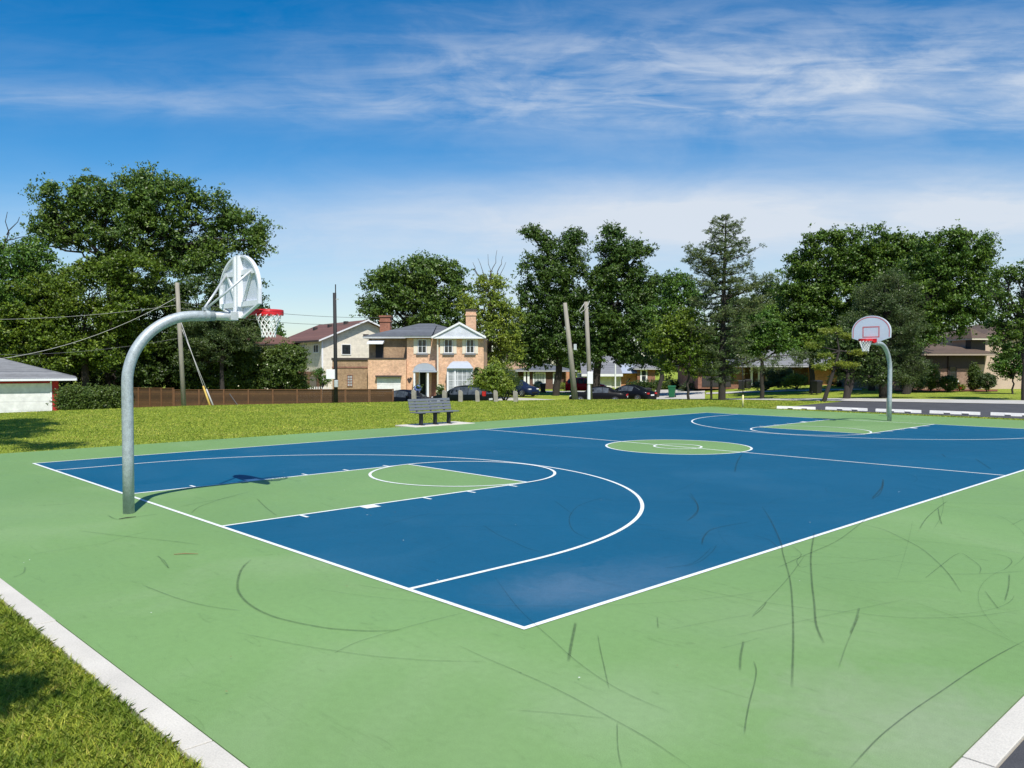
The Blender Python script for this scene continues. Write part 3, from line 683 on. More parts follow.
# ------------------------------------------------------------------ wheel stops, markers
def wheel_stop(i, px0, py0, px1, py1, lab):
    p, q = Vector(ground(px0, py0)), Vector(ground(px1, py1)); m = (p + q) / 2; d = q - p; l = min(max(d.length, 1.75), 2.1)
    t = MB(); h = l / 2
    # trapezoid section with two drainage notches underneath
    for a, b, z0 in ((-h, -h * .42, 0), (-h * .42, -h * .16, .05), (-h * .16, h * .30, 0), (h * .30, h * .58, .05), (h * .58, h, 0)):
        t.prism([(-.09, z0), (.09, z0), (.06, .125), (-.06, .125)], a, b, 'x')
    o = t.build('wheel_stop', M['concrete_white'], bevel=.0)
    o.location = (m.x, m.y, 0.0); o.rotation_euler = (0, 0, atan2(d.y, d.x))
    tag(o, lab, 'wheel stop', 'white wheel stops along the edge of the car park')
M['concrete_white'] = pm('white painted concrete', (0.74, 0.72, 0.68), 0.8, 0.08, 3, fine=0.1)
stops = [((777.5, 408.6), (815, 409.6), 'white wheel stop farthest left, on the grass end of the car park'), ((826, 409.4), (867, 411), 'white wheel stop just left of the far hoop pole, second from the left'),
         ((876, 411.4), (921, 413), 'white wheel stop whose left half is crossed by the far hoop pole'), ((930, 413.2), (980, 415), 'white wheel stop right of the far hoop pole, below the round clipped shrubs'),
         ((991, 415.2), (1040, 417), 'white wheel stop at the right edge, cut by the frame')]
for i, (a, b, lab) in enumerate(stops): wheel_stop(i, *a, *b, lab)
x, y = at(743, 39.9)
t = thing('trail_marker', 'thin dark post with pale yellow foot standing in the grass before the pine', 'marker post', (x, y, 0))
MB().tube([(0, 0, 0), (0.01, 0, .62)], [.045, .04], 10).build('foot_guard', M['yellow_pale'], t, True)
mb = MB().tube([(0.01, 0, .6), (-.02, 0, 1.7), (-.06, 0, 2.15), (-.25, 0, 2.4), (-.45, 0, 2.48)], [.022, .02, .018, .016, .014], 8)
mb.build('rod', M['black_metal'], t, True)
x, y = at(888, 33.5)
o = MB().box(-.04, .04, -.04, .04, 0, .75); o = o.build('marker_stake', M['post_wood'], bevel=.008); o.location = (x, y, 0)
tag(o, 'short pale stake standing just behind the far hoop pole', 'stake')

# ------------------------------------------------------------------ foliage
LEAFX = 2.7
class Tree:
    def __init__(s, name, label, px, d, cat='tree', group=None, bark='bark', kind='maple', seed=1):
        s.d = d; s.p = at3(px, d); s.px = px; s.rg = np.random.default_rng(seed); s.rnd = random.Random(seed)
        s.t = thing(name, label, cat, s.p - Vector((0, 0, .05)), VIEW, group); s.wood = MB(); s.cl = []; s.kind = kind; s.bark = bark
        s.k = d / FPX
    def loc(s, px, py, dy=0):
        """place in the tree's own frame: metres right, metres away, metres up"""
        return Vector(((px - s.px) * s.k, dy, hz(py, s.d) - s.p.z))
    def limb(s, a, b, ra, rb, n=7, wob=None, sag=0.0):
        if wob is None: wob = .018 if ra > .12 else .07
        a, b = Vector(a), Vector(b); L = (b - a).length; P = []
        for i in range(n):
            t = i / (n - 1); q = a.lerp(b, t) + Vector((s.rnd.uniform(-1, 1), s.rnd.uniform(-1, 1), s.rnd.uniform(-1, 1) * .5)) * (wob * L * sin(pi * t))
            q.z += sag * sin(pi * t) * L; P.append(q)
        P[0], P[-1] = a, b
        s.wood.tube(P, [ra + (rb - ra) * (i / (n - 1)) for i in range(n)], 8 if ra > .1 else 5, False)
        return P
    def lobes(s, fork, L, dens=1.0, csize=.62, leaves=70, leaf=.26, flat=.75, shell=.45, depth=1.0, twigs=True, jit=(.84, 1.13)):
        """L: list of (px, py, rx, ry[, dy]) foliage masses; each is filled with leaf sprays carried by limbs from fork"""
        for lb in L:
            px, py, rx, ry = lb[:4]; rx *= s.k; ry *= s.k
            dy = lb[4] if len(lb) > 4 else s.rnd.uniform(-.25, .25) * rx
            c = s.loc(px, py, dy); ryd = rx * depth
            nc = max(5, int(dens * 2.9 * (rx * ryd * ry) ** (2 / 3.) / csize ** 2))
            lp = s.limb(fork, c - Vector((0, 0, ry * .35)), .05 + .018 * rx * 2, .05, 7, .07, .04)
            for i in range(nc):
                u = s.rg.normal(size=3); u /= np.linalg.norm(u)
                if u[2] < -.55 and s.rnd.random() < .5: u[2] = -u[2]
                r = shell + (1 - shell) * s.rnd.random() ** .5
                r *= s.rnd.uniform(*jit)
                q = c + Vector((u[0] * rx * r, u[1] * ryd * r, u[2] * ry * r))
                sc = csize * s.rnd.uniform(.6, 1.35)
                s.cl.append((q, sc, int(leaves * s.rnd.uniform(.6, 1.3)), leaf, flat))
                if twigs and i % 2 == 0: s.limb(s.rnd.choice(lp[3:]), q, .035, .012, 5, .1, .03)
    def spray(s, q, sc, n, leaf, flat): s.cl.append((Vector(q), sc, n, leaf, flat))
    def finish(s, up=.35, aspect=.55, crown='crown', needle=False):
        R = s.rg; out = []
        for (q, sc, n, leaf, flat) in s.cl:
            if n < 1: continue
            # leaves gather on short shoots inside the spray, leaving gaps between them
            n = int(n * LEAFX); leaf = leaf * .79; ns = max(3, n // 9); sh = R.normal(size=(ns, 3)) * np.array([.55, .55, .55 * flat]) * sc
            idx = R.integers(0, ns, n)
            P = sh[idx] + R.normal(size=(n, 3)) * np.array([.19, .19, .12]) * sc + np.array(q)
            D = R.normal(size=(n, 3)); 
            if needle: D = D + (P - np.array(q)) * 1.2 / sc; D[:, 2] += .55
            else: D[:, 2] -= .35
            D /= np.linalg.norm(D, axis=1)[:, None]
            N = R.normal(size=(n, 3)) + np.array([.22, -.62, .55 + up * 2.0]) + .9 * (P - np.array(q)) / sc
            S = np.cross(D, N); S /= (np.linalg.norm(S, axis=1)[:, None] + 1e-9)
            l = leaf * R.uniform(.65, 1.3, (n, 1)); w = l * aspect * .5
            out.append(np.stack([P - D * l * .5, P + S * w - D * l * .05, P + D * l * .5, P - S * w - D * l * .05], 1).reshape(-1, 3))
        V = np.concatenate(out)
        o = fast_mesh(crown, V, 4, LEAF[s.kind], s.t)
        if s.wood.v: s.wood.build('trunk', M[s.bark], s.t, True)
        return s.t

BG = 'trees around the park'
# --- big maple above the garages
T = Tree('maple_tree', 'tallest broad maple on the left, its crown spreading behind the near backboard', 112, 66, 'tree', BG, 'bark_dark', 'maple', 3)
f = T.loc(113, 300); T.limb((0, 0, 0), f, .55, .42, 7, .02); f2 = T.loc(112, 265); T.limb(f, f2, .40, .30, 5, .03)
T.lobes(f2, [(98, 196, 33, 22), (135, 193, 38, 22), (172, 202, 34, 24), (58, 207, 25, 22), (66, 232, 30, 20), (205, 214, 30, 24), (240, 232, 29, 22), (257, 246, 17, 16), (112, 225, 46, 26), (158, 232, 40, 24), (215, 256, 36, 20), (180, 262, 40, 22), (130, 262, 38, 20), (50, 238, 20, 22)],
        1.0, .70, 92, .29, .8, .34, .8)
for e in ((60, 215), (150, 205), (225, 240), (250, 240), (185, 225), (95, 195)): T.limb(f2, T.loc(*e), .2, .04, 9, .06, .05)
T.finish()
# --- trees on the left edge and the dark belt below the maple
T = Tree('tree', 'mid green tree cut by the left edge, with a bare branch above its crown', -8, 60, 'tree', BG, 'bark_dark', 'mid', 5)
f = T.loc(-8, 330); T.limb((0, 0, 0), f, .35, .25)
T.lobes(f, [(-25, 275, 38, 32), (12, 262, 30, 26), (40, 268, 22, 24), (22, 300, 38, 28), (-20, 325, 45, 30), (55, 285, 18, 20), (20, 335, 40, 28), (8, 368, 30, 18)], 1.0, .62, 80, .26, .8, .35)
for a, b in (((5, 255), (10, 212)), ((9, 235), (22, 217)), ((10, 240), (28, 236)), ((3, 245), (-8, 205))): T.limb(T.loc(*a), T.loc(*b), .05, .018, 5, .08)
T.finish()
T = Tree('tree', 'bright yellow green tree in front of the maple, behind the dark clipped hedge', 85, 59, 'tree', BG, 'bark_dark', 'bright', 6)
f = T.loc(85, 350); T.limb((0, 0, 0), f, .3, .22)
T.lobes(f, [(55, 292, 34, 22), (90, 285, 34, 22), (128, 270, 30, 20), (40, 325, 36, 24), (85, 325, 40, 26), (125, 310, 34, 26), (70, 355, 40, 22), (30, 355, 34, 18), (115, 350, 34, 24)], 1.0, .6, 85, .25, .75, .4)
T.finish()
T = Tree('tree', 'dark green tree behind the leaning pole, below the right half of the maple', 188, 63, 'tree', BG, 'bark_dark', 'dark', 7)
f = T.loc(188, 350); T.limb((0, 0, 0), f, .3, .22)
T.lobes(f, [(165, 300, 34, 26), (200, 305, 34, 26), (235, 292, 28, 24), (155, 340, 34, 26), (195, 345, 40, 26), (235, 330, 34, 28), (170, 375, 40, 18), (215, 372, 36, 18), (140, 370, 30, 18), (247, 318, 20, 22)], 1.0, .6, 85, .25, .8, .4)
T.finish()
T = Tree('juniper_tree', 'olive juniper right of the wooden pole, over the fence', 222, 60, 'tree', BG, 'bark_dark', 'juniper', 8)
f = T.loc(222, 360); T.limb((0, 0, 0), f, .2, .14)
T.lobes(f, [(205, 325, 24, 14), (232, 322, 22, 14), (215, 342, 28, 14), (238, 340, 20, 14), (205, 358, 24, 12)], 1.4, .45, 90, .2, .55, .4)
T.finish(aspect=.3, needle=True)
for i, (px, seed, lab) in enumerate(((238, 9, 'dark rounded flowering shrub below the near net, behind the fence'), (282, 10, 'dark rounded flowering shrub in front of the cream house porch'))):
    T = Tree('flowering_shrub', lab, px, 63, 'shrub', 'flowering shrubs behind the fence', 'bark_dark', 'shrub', seed)
    f = T.loc(px, 395); T.limb((0, 0, 0), f, .1, .08)
    T.lobes(f, [(px - 6, 366, 20, 17), (px + 10, 362, 17, 16), (px, 384, 24, 16), (px + 4, 353, 14, 9)], 2.2, .42, 90, .19, .85, .3)
    T.finish()
    fl = np.random.default_rng(seed); P = []
    for k in range(4):
        q = T.loc(px + fl.normal() * 14, 372 + fl.normal() * 11, -1.9 + .3 * fl.normal()); r = .06
        P.append(np.array([[q.x - r, q.y, q.z], [q.x, q.y - r, q.z - r], [q.x + r, q.y, q.z], [q.x, q.y + .02, q.z + r]]))
    fast_mesh('blossom', np.concatenate(P), 4, M['petal_white'], T.t)
# --- behind the brick house
T = Tree('tree', 'rounded umbrella crowned tree rising behind the brick house roof', 415, 92, 'tree', BG, 'bark_dark', 'maple', 12)
f = T.loc(415, 335); T.limb((0, 0, 0), f, .5, .35)
T.lobes(f, [(412, 270, 30, 15), (388, 284, 26, 16), (438, 276, 26, 16), (455, 292, 18, 16), (410, 292, 36, 18), (378, 302, 20, 12), (440, 305, 26, 16), (400, 316, 34, 16), (440, 322, 28, 14)], 1.0, .8, 85, .34, .7, .4)
for e in ((380, 290), (440, 280), (410, 268), (455, 300)): T.limb(f, T.loc(*e), .2, .04, 8, .05, .05)
T.finish()
T = Tree('tree', 'sparse lime green tree with bare top twigs right of the brick house chimney', 490, 76, 'tree', BG, 'bark', 'lime', 13)
f = T.loc(490, 345); T.limb((0, 0, 0), f, .22, .16); f2 = T.loc(491, 300); T.limb(f, f2, .15, .1)
T.lobes(f2, [(490, 300, 17, 22), (505, 318, 15, 22), (476, 318, 14, 22), (492, 336, 22, 24), (475, 348, 14, 20), (508, 350, 16, 24), (490, 372, 22, 18), (484, 282, 9, 9), (497, 278, 7, 9), (468, 308, 10, 14)], .95, .5, 55, .24, .8, .3)
for a, b in (((490, 300), (488, 254)), ((488, 285), (478, 258)), ((490, 280), (497, 250)), ((492, 290), (506, 262)), ((485, 290), (474, 268)), ((497, 275), (503, 256)), ((478, 275), (473, 262))): T.limb(T.loc(*a), T.loc(*b), .05, .014, 6, .06)
T.finish()
T = Tree('young_tree', 'small bright bushy tree at the end of the parked estate car', 494, 56, 'tree', None, 'bark', 'lime', 14)
f = T.loc(494, 388); T.limb((0, 0, 0), f, .06, .05)
T.lobes(f, [(494, 374, 13, 9), (484, 382, 10, 8), (503, 383, 10, 8), (494, 387, 13, 6)], 2.0, .32, 60, .15, .8, .3)
T.finish()
# --- the two tall dark trees behind the leaning poles
T = Tree('tree', 'tall ragged dark tree behind the left of the two leaning poles', 556, 84, 'tree', BG, 'bark_dark', 'oak', 15)
f = T.loc(560, 345); T.limb((0, 0, 0), f, .38, .3); f2 = T.loc(566, 285); T.limb(f, f2, .32, .18)
T.lobes(f2, [(560, 252, 16, 12), (575, 242, 8, 8), (537, 270, 17, 16), (556, 280, 20, 18), (575, 268, 12, 14), (530, 300, 16, 22), (552, 312, 24, 24), (578, 312, 16, 24), (525, 335, 16, 24), (550, 345, 28, 20), (575, 345, 22, 18), (528, 358, 14, 12), (540, 238, 7, 5), (530, 233, 5, 3), (547, 246, 7, 6), (572, 236, 6, 5)], 1.15, .66, 90, .30, .85, .3)
for e in ((560, 245), (575, 240), (537, 262), (532, 234)): T.limb(f2, T.loc(*e), .1, .03, 7, .05)
T.finish()
T = Tree('tree', 'tall dense dark tree behind the right of the two leaning poles', 596, 82, 'tree', BG, 'bark_dark', 'oak', 16)
f = T.loc(598, 350); T.limb((0, 0, 0), f, .42, .34); f2 = T.loc(606, 290); T.limb(f, f2, .4, .25)
T.lobes(f2, [(607, 258, 15, 16), (626, 252, 15, 13), (642, 250, 8, 9), (617, 275, 24, 18), (598, 292, 14, 20), (634, 282, 18, 18), (615, 305, 28, 22), (645, 300, 18, 22), (660, 284, 11, 12), (600, 330, 22, 22), (630, 335, 28, 20), (655, 330, 20, 22), (640, 355, 26, 10), (604, 352, 20, 12), (607, 231, 5, 4), (619, 236, 5, 4), (598, 348, 14, 14)], 1.15, .66, 90, .30, .85, .3)
for e in ((607, 234), (626, 246), (642, 246), (600, 250)): T.limb(f2, T.loc(*e), .1, .03, 7, .05)
T.finish()
T = Tree('tree', 'mid green tree between the dense dark tree and the tall pine', 657, 76, 'tree', BG, 'bark_dark', 'mid', 17)
f = T.loc(668, 345); T.limb((0, 0, 0), f, .2, .15)
T.lobes(f, [(675, 290, 16, 18), (690, 300, 16, 16), (665, 312, 18, 18), (688, 325, 20, 18), (668, 340, 20, 16), (700, 345, 18, 16)], 1.1, .6, 80, .27, .8, .35)
T.finish()
T = Tree('street_tree', 'small bright maple on a thin dark trunk left of the pine', 689, 48.6, 'tree', 'young street trees', 'bark_dark', 'bright', 18)
f = T.loc(688, 368); T.limb((0, 0, 0), f, .09, .07)
T.lobes(f, [(672, 330, 20, 14), (690, 322, 16, 14), (660, 345, 16, 12), (685, 345, 22, 14), (675, 360, 20, 9), (703, 340, 12, 14)], 1.2, .42, 62, .19, .75, .35)
T.finish()
T = Tree('street_tree', 'small bright maple on a thin trunk just right behind the pine', 711, 56, 'tree', 'young street trees', 'bark_dark', 'bright', 19)
f = T.loc(714, 365); T.limb((0, 0, 0), f, .09, .07)
T.lobes(f, [(712, 362, 20, 10), (700, 368, 14, 8), (725, 372, 12, 7)], 1.2, .42, 65, .2, .75, .35)
T.finish()
T = Tree('tree', 'bright green tree low behind the right side of the pine', 762, 62, 'tree', BG, 'bark_dark', 'mid', 20)
f = T.loc(762, 360); T.limb((0, 0, 0), f, .18, .13)
T.lobes(f, [(755, 322, 22, 13), (740, 336, 18, 12), (772, 335, 20, 13), (755, 346, 24, 10), (785, 345, 16, 10)], 1.2, .5, 75, .22, .75, .35)
T.finish()
# --- the pine
def pine():
    T = Tree('pine_tree', 'tall open crowned pine with thick dark trunk beyond the half court line', 722, 48.4, 'tree', BG, 'bark_dark', 'needle', 21)
    top = T.loc(725, 216); H = top.z; rd = T.rnd
    tr = [T.loc(722, 401), T.loc(722.5, 350), T.loc(723, 300), T.loc(724, 255), top]; tr[0].z = 0
    T.wood.tube(tr, [.22, .18, .13, .08, .02], 10, False)
    prof = [(388, 8), (372, 24), (355, 30), (340, 34), (325, 36), (310, 36), (298, 38), (285, 36), (274, 31), (262, 32), (250, 30), (240, 26), (230, 19), (222, 12), (216, 4)]
    def R_(py):
        for a, b in zip(prof, prof[1:]):
            if b[0] <= py <= a[0]: return a[1] + (b[1] - a[1]) * (a[0] - py) / (a[0] - b[0])
        return 3
    py = 380
    while py > 217:
        nb = rd.randint(4, 6) if py > 225 else 3; a0 = rd.uniform(0, 2 * pi)
        zc = T.loc(723, py)
        for k in range(nb):
            a = a0 + 2 * pi * k / nb + rd.uniform(-.25, .25); ln = R_(py) * T.k * rd.uniform(.68, 1.12)
            rise = rd.uniform(.0, .18) if py > 280 else rd.uniform(.15, .4)
            e = zc + Vector((cos(a) * ln, sin(a) * ln, ln * rise))
            P = T.limb(zc, e, .045 if py > 250 else .03, .012, 7, .04, -.05)
            nsub = max(3, int(ln / .24))
            for j in range(nsub):
                t = .32 + .68 * (j + rd.random()) / nsub; b = P[min(int(t * 6), 5)].lerp(P[min(int(t * 6) + 1, 6)], t * 6 - int(t * 6)) if t < 1 else P[-1]
                off = Vector((rd.uniform(-1, 1), rd.uniform(-1, 1), rd.uniform(-.1, .5))) * (.16 + .24 * (1 - abs(t - .6))) * min(1, ln / 1.6)
                T.limb(b, b + off, .012, .006, 3, .02)
                T.spray(b + off, rd.uniform(.17, .26), 26 if py < 275 else 32, .18, .75)
        py -= rd.uniform(5.5, 8) if py > 250 else rd.uniform(6, 8)
    for (a, b) in (((723, 318), (765, 300)), ((723, 300), (770, 278)), ((723, 285), (690, 262)), ((723, 275), (688, 250))):
        P = T.limb(T.loc(*a), T.loc(*b), .07, .02, 9, .03)
        for q in P[3:]:
            for k in range(5): T.spray(q + Vector((rd.uniform(-.4, .4), rd.uniform(-.4, .4), rd.uniform(-.05, .35))), .25, 30, .17, .6)
    # low limb with hanging foliage in front of the grey roof
    P = T.limb(T.loc(722, 368), T.loc(812, 352), .06, .015, 10, .02, .03)
    for q in P[3:]:
        for k in range(7): T.spray(q + Vector((rd.uniform(-.45, .45), rd.uniform(-.5, .5), rd.uniform(-.75, .15))), .26, 34, .17, .6)
    T.finish(aspect=.2, needle=True, up=.2)
pine()
# --- the belt of trees on the right
T = Tree('tree', 'leafy tree at the left end of the right hand belt, beside the pine', 812, 66, 'tree', BG, 'bark_dark', 'honey', 22)
f = T.loc(812, 340); T.limb((0, 0, 0), f, .24, .18)
T.lobes(f, [(822, 247, 20, 16), (836, 238, 8, 7), (800, 262, 18, 18), (812, 282, 30, 22), (840, 272, 20, 22), (795, 300, 20, 24), (825, 312, 32, 24), (790, 330, 20, 22), (815, 340, 30, 18), (845, 325, 22, 24), (775, 318, 12, 18)], 1.15, .6, 88, .26, .75, .35)
T.finish()
T = Tree('tree', 'dark round tree behind the pine and the grey roofed bungalow', 778, 90, 'tree', BG, 'bark_dark', 'dark', 42)
f = T.loc(778, 350); T.limb((0, 0, 0), f, .4, .3)
T.lobes(f, [(772, 300, 20, 22), (790, 320, 26, 26), (760, 325, 24, 24), (740, 318, 24, 26), (800, 345, 24, 14), (765, 345, 30, 14)], 1.0, .8, 85, .34, .8, .35)
T.finish()
T = Tree('tree', 'tall leafy tree in the middle of the right hand belt, above the far backboard', 872, 66, 'tree', BG, 'bark_dark', 'honey', 23)
f = T.loc(872, 335); T.limb((0, 0, 0), f, .28, .2)
T.lobes(f, [(868, 246, 26, 17), (895, 246, 22, 15), (850, 262, 20, 20), (885, 268, 34, 22), (915, 262, 20, 20), (860, 292, 28, 24), (900, 298, 32, 26), (930, 290, 20, 24), (870, 325, 34, 24), (905, 335, 30, 22)], 1.15, .6, 88, .26, .7, .35)
T.finish()
T = Tree('tree', 'tall leafy tree at the right end of the belt, over the brown roofed house', 906, 59, 'tree', BG, 'bark_dark', 'honey', 24)
f = T.loc(926, 325); T.limb((0, 0, 0), f, .3, .24)
T.lobes(f, [(945, 245, 22, 15), (968, 244, 18, 14), (978, 262, 14, 16), (930, 262, 22, 20), (958, 272, 30, 22), (985, 282, 11, 12), (925, 298, 28, 22), (960, 302, 28, 18), (905, 320, 24, 20), (938, 322, 30, 16), (970, 315, 18, 12), (915, 340, 20, 10), (990, 300, 12, 12)], 1.15, .56, 85, .24, .65, .35)
for e in ((945, 250), (970, 250), (985, 280), (930, 270)): T.limb(f, T.loc(*e), .16, .03, 8, .05, .05)
T.finish()
T = Tree('spruce_tree', 'grey green conifer directly behind the far backboard', 884, 52, 'tree', BG, 'bark_dark', 'juniper', 25)
f = T.loc(886, 345); T.limb((0, 0, 0), f, .32, .22); T.limb(f, T.loc(884, 275), .2, .05)
T.lobes(f, [(880, 286, 13, 12), (898, 280, 10, 12), (868, 300, 18, 14), (906, 298, 14, 16), (886, 308, 22, 16), (856, 322, 16, 13), (888, 330, 28, 18), (914, 318, 12, 12), (908, 332, 14, 16), (870, 352, 24, 14), (902, 354, 22, 14), (885, 372, 30, 14), (912, 368, 14, 14), (862, 372, 14, 12)], 1.3, .42, 95, .17, .6, .35)
T.finish(aspect=.24, needle=True)
T = Tree('tree', 'dark low tree with two trunks left of the far hoop pole', 846, 50, 'tree', None, 'bark_dark', 'dark', 26)
f = T.loc(848, 372); T.limb((0, 0, 0), f, .2, .14); T.limb((.15, 0, 0), T.loc(856, 360), .13, .08)
T.lobes(f, [(845, 345, 20, 14), (862, 355, 18, 16), (838, 362, 14, 8), (858, 340, 18, 14), (850, 372, 14, 6), (876, 375, 14, 10)], 1.2, .42, 75, .18, .75, .35)
T.finish()
def pads():
    T = Tree('layered_pine', 'leaning dwarf pine with yellow green foliage pads left of the far hoop', 826, 46.6, 'tree', None, 'bark_dark', 'needle_y', 27)
    P = [T.loc(824, 402), T.loc(829, 385), T.loc(834, 368), T.loc(839, 350), T.loc(836, 332)]; P[0].z = 0
    T.wood.tube(P, [.14, .11, .09, .06, .03], 8, False); rd = T.rnd
    for (px, py, rx, ry, src) in ((830, 330, 10, 4, 4), (846, 336, 8, 3.5, 4), (816, 345, 8, 4.5, 3), (846, 364, 12, 3, 2), (820, 366, 8, 4, 2), (836, 363, 9, 3, 2), (856, 352, 7, 3, 3), (824, 355, 6, 3, 3)):
        c = T.loc(px, py, rd.uniform(-.4, .4)); T.limb(P[src], c, .045, .02, 6, .06)
        for k in range(int(rx * 3.2)):
            a = rd.uniform(0, 2 * pi); r = sqrt(rd.random())
            T.spray(c + Vector((cos(a) * r * rx * T.k, sin(a) * r * rx * T.k * .8, rd.uniform(-.5, .6) * ry * T.k)), .17, 30, .14, .6)
    T.finish(aspect=.24, needle=True)
pads()
T = Tree('locust_tree', 'airy tree at the right edge with sky showing through its crown', 1024, 47.5, 'tree', BG, 'bark_dark', 'honey', 28)
f = T.loc(1023, 330); T.limb((0, 0, 0), f, .13, .1)
T.lobes(f, [(1004, 274, 16, 7), (1022, 280, 16, 9), (1000, 296, 12, 7), (1016, 306, 18, 8), (1035, 300, 18, 14), (1005, 322, 18, 9), (1024, 332, 22, 12), (1000, 338, 14, 7), (1018, 350, 20, 10), (1040, 265, 22, 12), (1050, 320, 20, 20)], 1.1, .38, 50, .17, .6, .2)
for e in ((990, 300), (998, 276), (1020, 272), (985, 285)): T.limb(f, T.loc(*e), .06, .015, 9, .05, .04)
T.finish()
T = Tree('young_tree', 'small young tree on the lawn before the pinkish stucco wall', 1013, 58, 'tree', None, 'bark_dark', 'mid', 29)
f = T.loc(1013, 378); T.limb((0, 0, 0), f, .07, .05)
T.lobes(f, [(1008, 362, 12, 9), (1020, 356, 11, 10), (1013, 370, 14, 7), (1000, 366, 7, 6), (1012, 350, 9, 7)], 1.4, .36, 55, .18, .75, .3)
T.finish()
# --- screen of far trees closing the view behind the houses
for i, (px, d, w, top, kind) in enumerate(((-60, 92, 70, 300, 'dark'), (40, 95, 60, 315, 'dark'), (120, 98, 55, 318, 'oak'), (205, 100, 55, 318, 'dark'), (262, 108, 30, 318, 'mid'), (520, 128, 34, 322, 'dark'), (566, 126, 34, 330, 'oak'), (612, 130, 36, 330, 'dark'), (662, 118, 34, 320, 'dark'), (712, 110, 32, 318, 'oak'), (762, 112, 34, 322, 'dark'), (820, 104, 40, 312, 'oak'), (872, 100, 40, 320, 'dark'), (925, 98, 40, 318, 'oak'), (1000, 92, 34, 322, 'dark'), (1070, 90, 50, 300, 'oak'))):
    labs = ['far dark tree beyond the left edge, behind the garage roof', 'far dark tree behind the grey garage roof', 'far deep green tree behind the clipped hedge', 'far dark tree behind the wooden pole and its guy wires', 'far mid green treetop just left of the brown roof ridge', 'far dark tree behind the tan roof', 'far deep green tree behind the brick bungalow', 'far dark tree behind the white garage house', 'far dark tree behind the small bright maple', 'far deep green tree behind the pine trunk', 'far dark tree behind the left end of the long bungalow', 'far deep green tree behind the right end of the long bungalow', 'far dark tree behind the conifer and far hoop', 'far deep green tree left behind the brown roofed house', 'far dark tree right behind the stucco wall', 'far deep green tree beyond the right edge']
    T = Tree('tree', labs[i], px, d, 'tree', 'far trees behind the houses', 'bark_dark', kind, 60 + i)
    f = T.loc(px, 365); T.limb((0, 0, 0), f, .35, .25)
    h = 378 - top; rd = T.rnd
    L = [(px + rd.uniform(-.2, .2) * w, top + h * .25, w * .42, h * .26)] + [(px + s * w * rd.uniform(.3, .45), top + h * q, w * .42, h * .26) for s, q in ((-1, .42), (1, .4), (0, .5), (-1, .68), (1, .7), (0, .8))]
    T.lobes(f, L, .9, .9, 60, .42, .8, .35)
    T.finish()
# --- trees outside the frame that throw the shadows on the lawns
T = Tree('tree', 'tree just outside the left edge that shades the far lawn', -112, 19.4, 'tree', None, 'bark_dark', 'mid', 30)
def wl(T, x, y, z):
    v = Matrix.Rotation(-VIEW, 3, 'Z') @ (Vector((x, y, z)) - T.p); return v
def worldlobe(T, fork, L, **k):
    L2 = []
    for (x, y, z, rx, ry) in L:
        v = wl(T, x, y, z); L2.append((T.px + v.x / T.k, HOR + (CH - (v.z + T.p.z)) / T.k, rx / T.k, ry / T.k, v.y))
    T.lobes(fork, L2, **k)
f = Vector((0, 0, 5.2)); T.limb((0, 0, 0), f, .2, .14)
worldlobe(T, f, [(-17.5, -.05, 10.0, .8, .5), (-16.6, -.9, 10.2, .9, .6), (-14.3, -1.2, 11.0, 1.6, 1.0), (-11.8, -2.0, 10.6, 1.4, 1.0), (-9.4, -2.6, 10.8, 1.2, .8), (-5.9, -2.1, 10.0, .9, .5), (-7.6, -2.9, 10.2, .8, .5)], dens=1.5, csize=.45, leaves=60, leaf=.2)
T.finish()
T = Tree('young_tree', 'small tree beside the near curb, left of the camera, shading the grass', -900, 2.3, 'tree', None, 'bark', 'mid', 31)
f = Vector((0, 0, 2.6)); T.limb((0, 0, 0), f, .06, .045)
worldlobe(T, f, [(8.52, -4.78, 3.72, .24, .18), (8.3, -4.85, 3.7, .36, .26), (7.9, -5.1, 3.75, .36, .26), (7.6, -5.5, 3.8, .42, .3), (8.4, -5.7, 4.0, .5, .35)], dens=2.6, csize=.2, leaves=55, leaf=.11)
T.finish()

# ------------------------------------------------------------------ shrubs, hedges
def shrub(name, label, px, d, lobes, kind, cat='shrub', group=None, csize=.3, leaves=60, leaf=.12, dens=2.2, seed=0, aspect=.5, flowers=None, depth=1.0, clip=False):
    T = Tree(name, label, px, d, cat, group, 'bark_dark', kind, seed)
    f = Vector((0, 0, .15)); T.limb((0, 0, 0), f, .05, .04, 4)
    T.lobes(f, lobes, dens, csize, leaves, leaf, .9, .8 if clip else .6, depth, not clip, (.96, 1.02) if clip else (.84, 1.13)); T.finish(aspect=aspect, crown='foliage')
    if flowers:
        mat, n = flowers; R = np.random.default_rng(seed + 500); P = []
        lb = [l for l in lobes]
        for k in range(n):
            l = lb[k % len(lb)]; u = R.normal(size=3); u /= np.linalg.norm(u); u[1] = -abs(u[1])
            q = T.loc(l[0] + u[0] * l[2] * 1.05, l[1] - u[2] * l[3] * 1.05, u[1] * l[2] * T.k * 1.08); r = R.uniform(.05, .11)
            P.append(np.array([[q.x - r, q.y, q.z], [q.x, q.y - .03, q.z - r], [q.x + r, q.y, q.z], [q.x, q.y + .02, q.z + r]]))
        fast_mesh('blossom', np.concatenate(P), 4, mat, T.t)
    return T.t
shrub('hedge', 'dark boxy clipped hedge beside the garage with a few pale blooms', 91, 45, [(66 + 6.2 * k, 399 + (k % 2), 6.5, 11) for k in range(9)], 'shrub', 'hedge', None, .26, 90, .13, 3.2, 101, clip=True, flowers=(M['petal_white'], 10))
shrub('hedge', 'long low dark hedge on the lawn before the white garage house', 660, 92, [(634 + 6 * k, 385.5, 5, 3.6) for k in range(9)], 'dark', 'hedge', None, .34, 60, .18, 2.2, 102, clip=True)
CS = 'clipped shrubs along the brown roofed house'
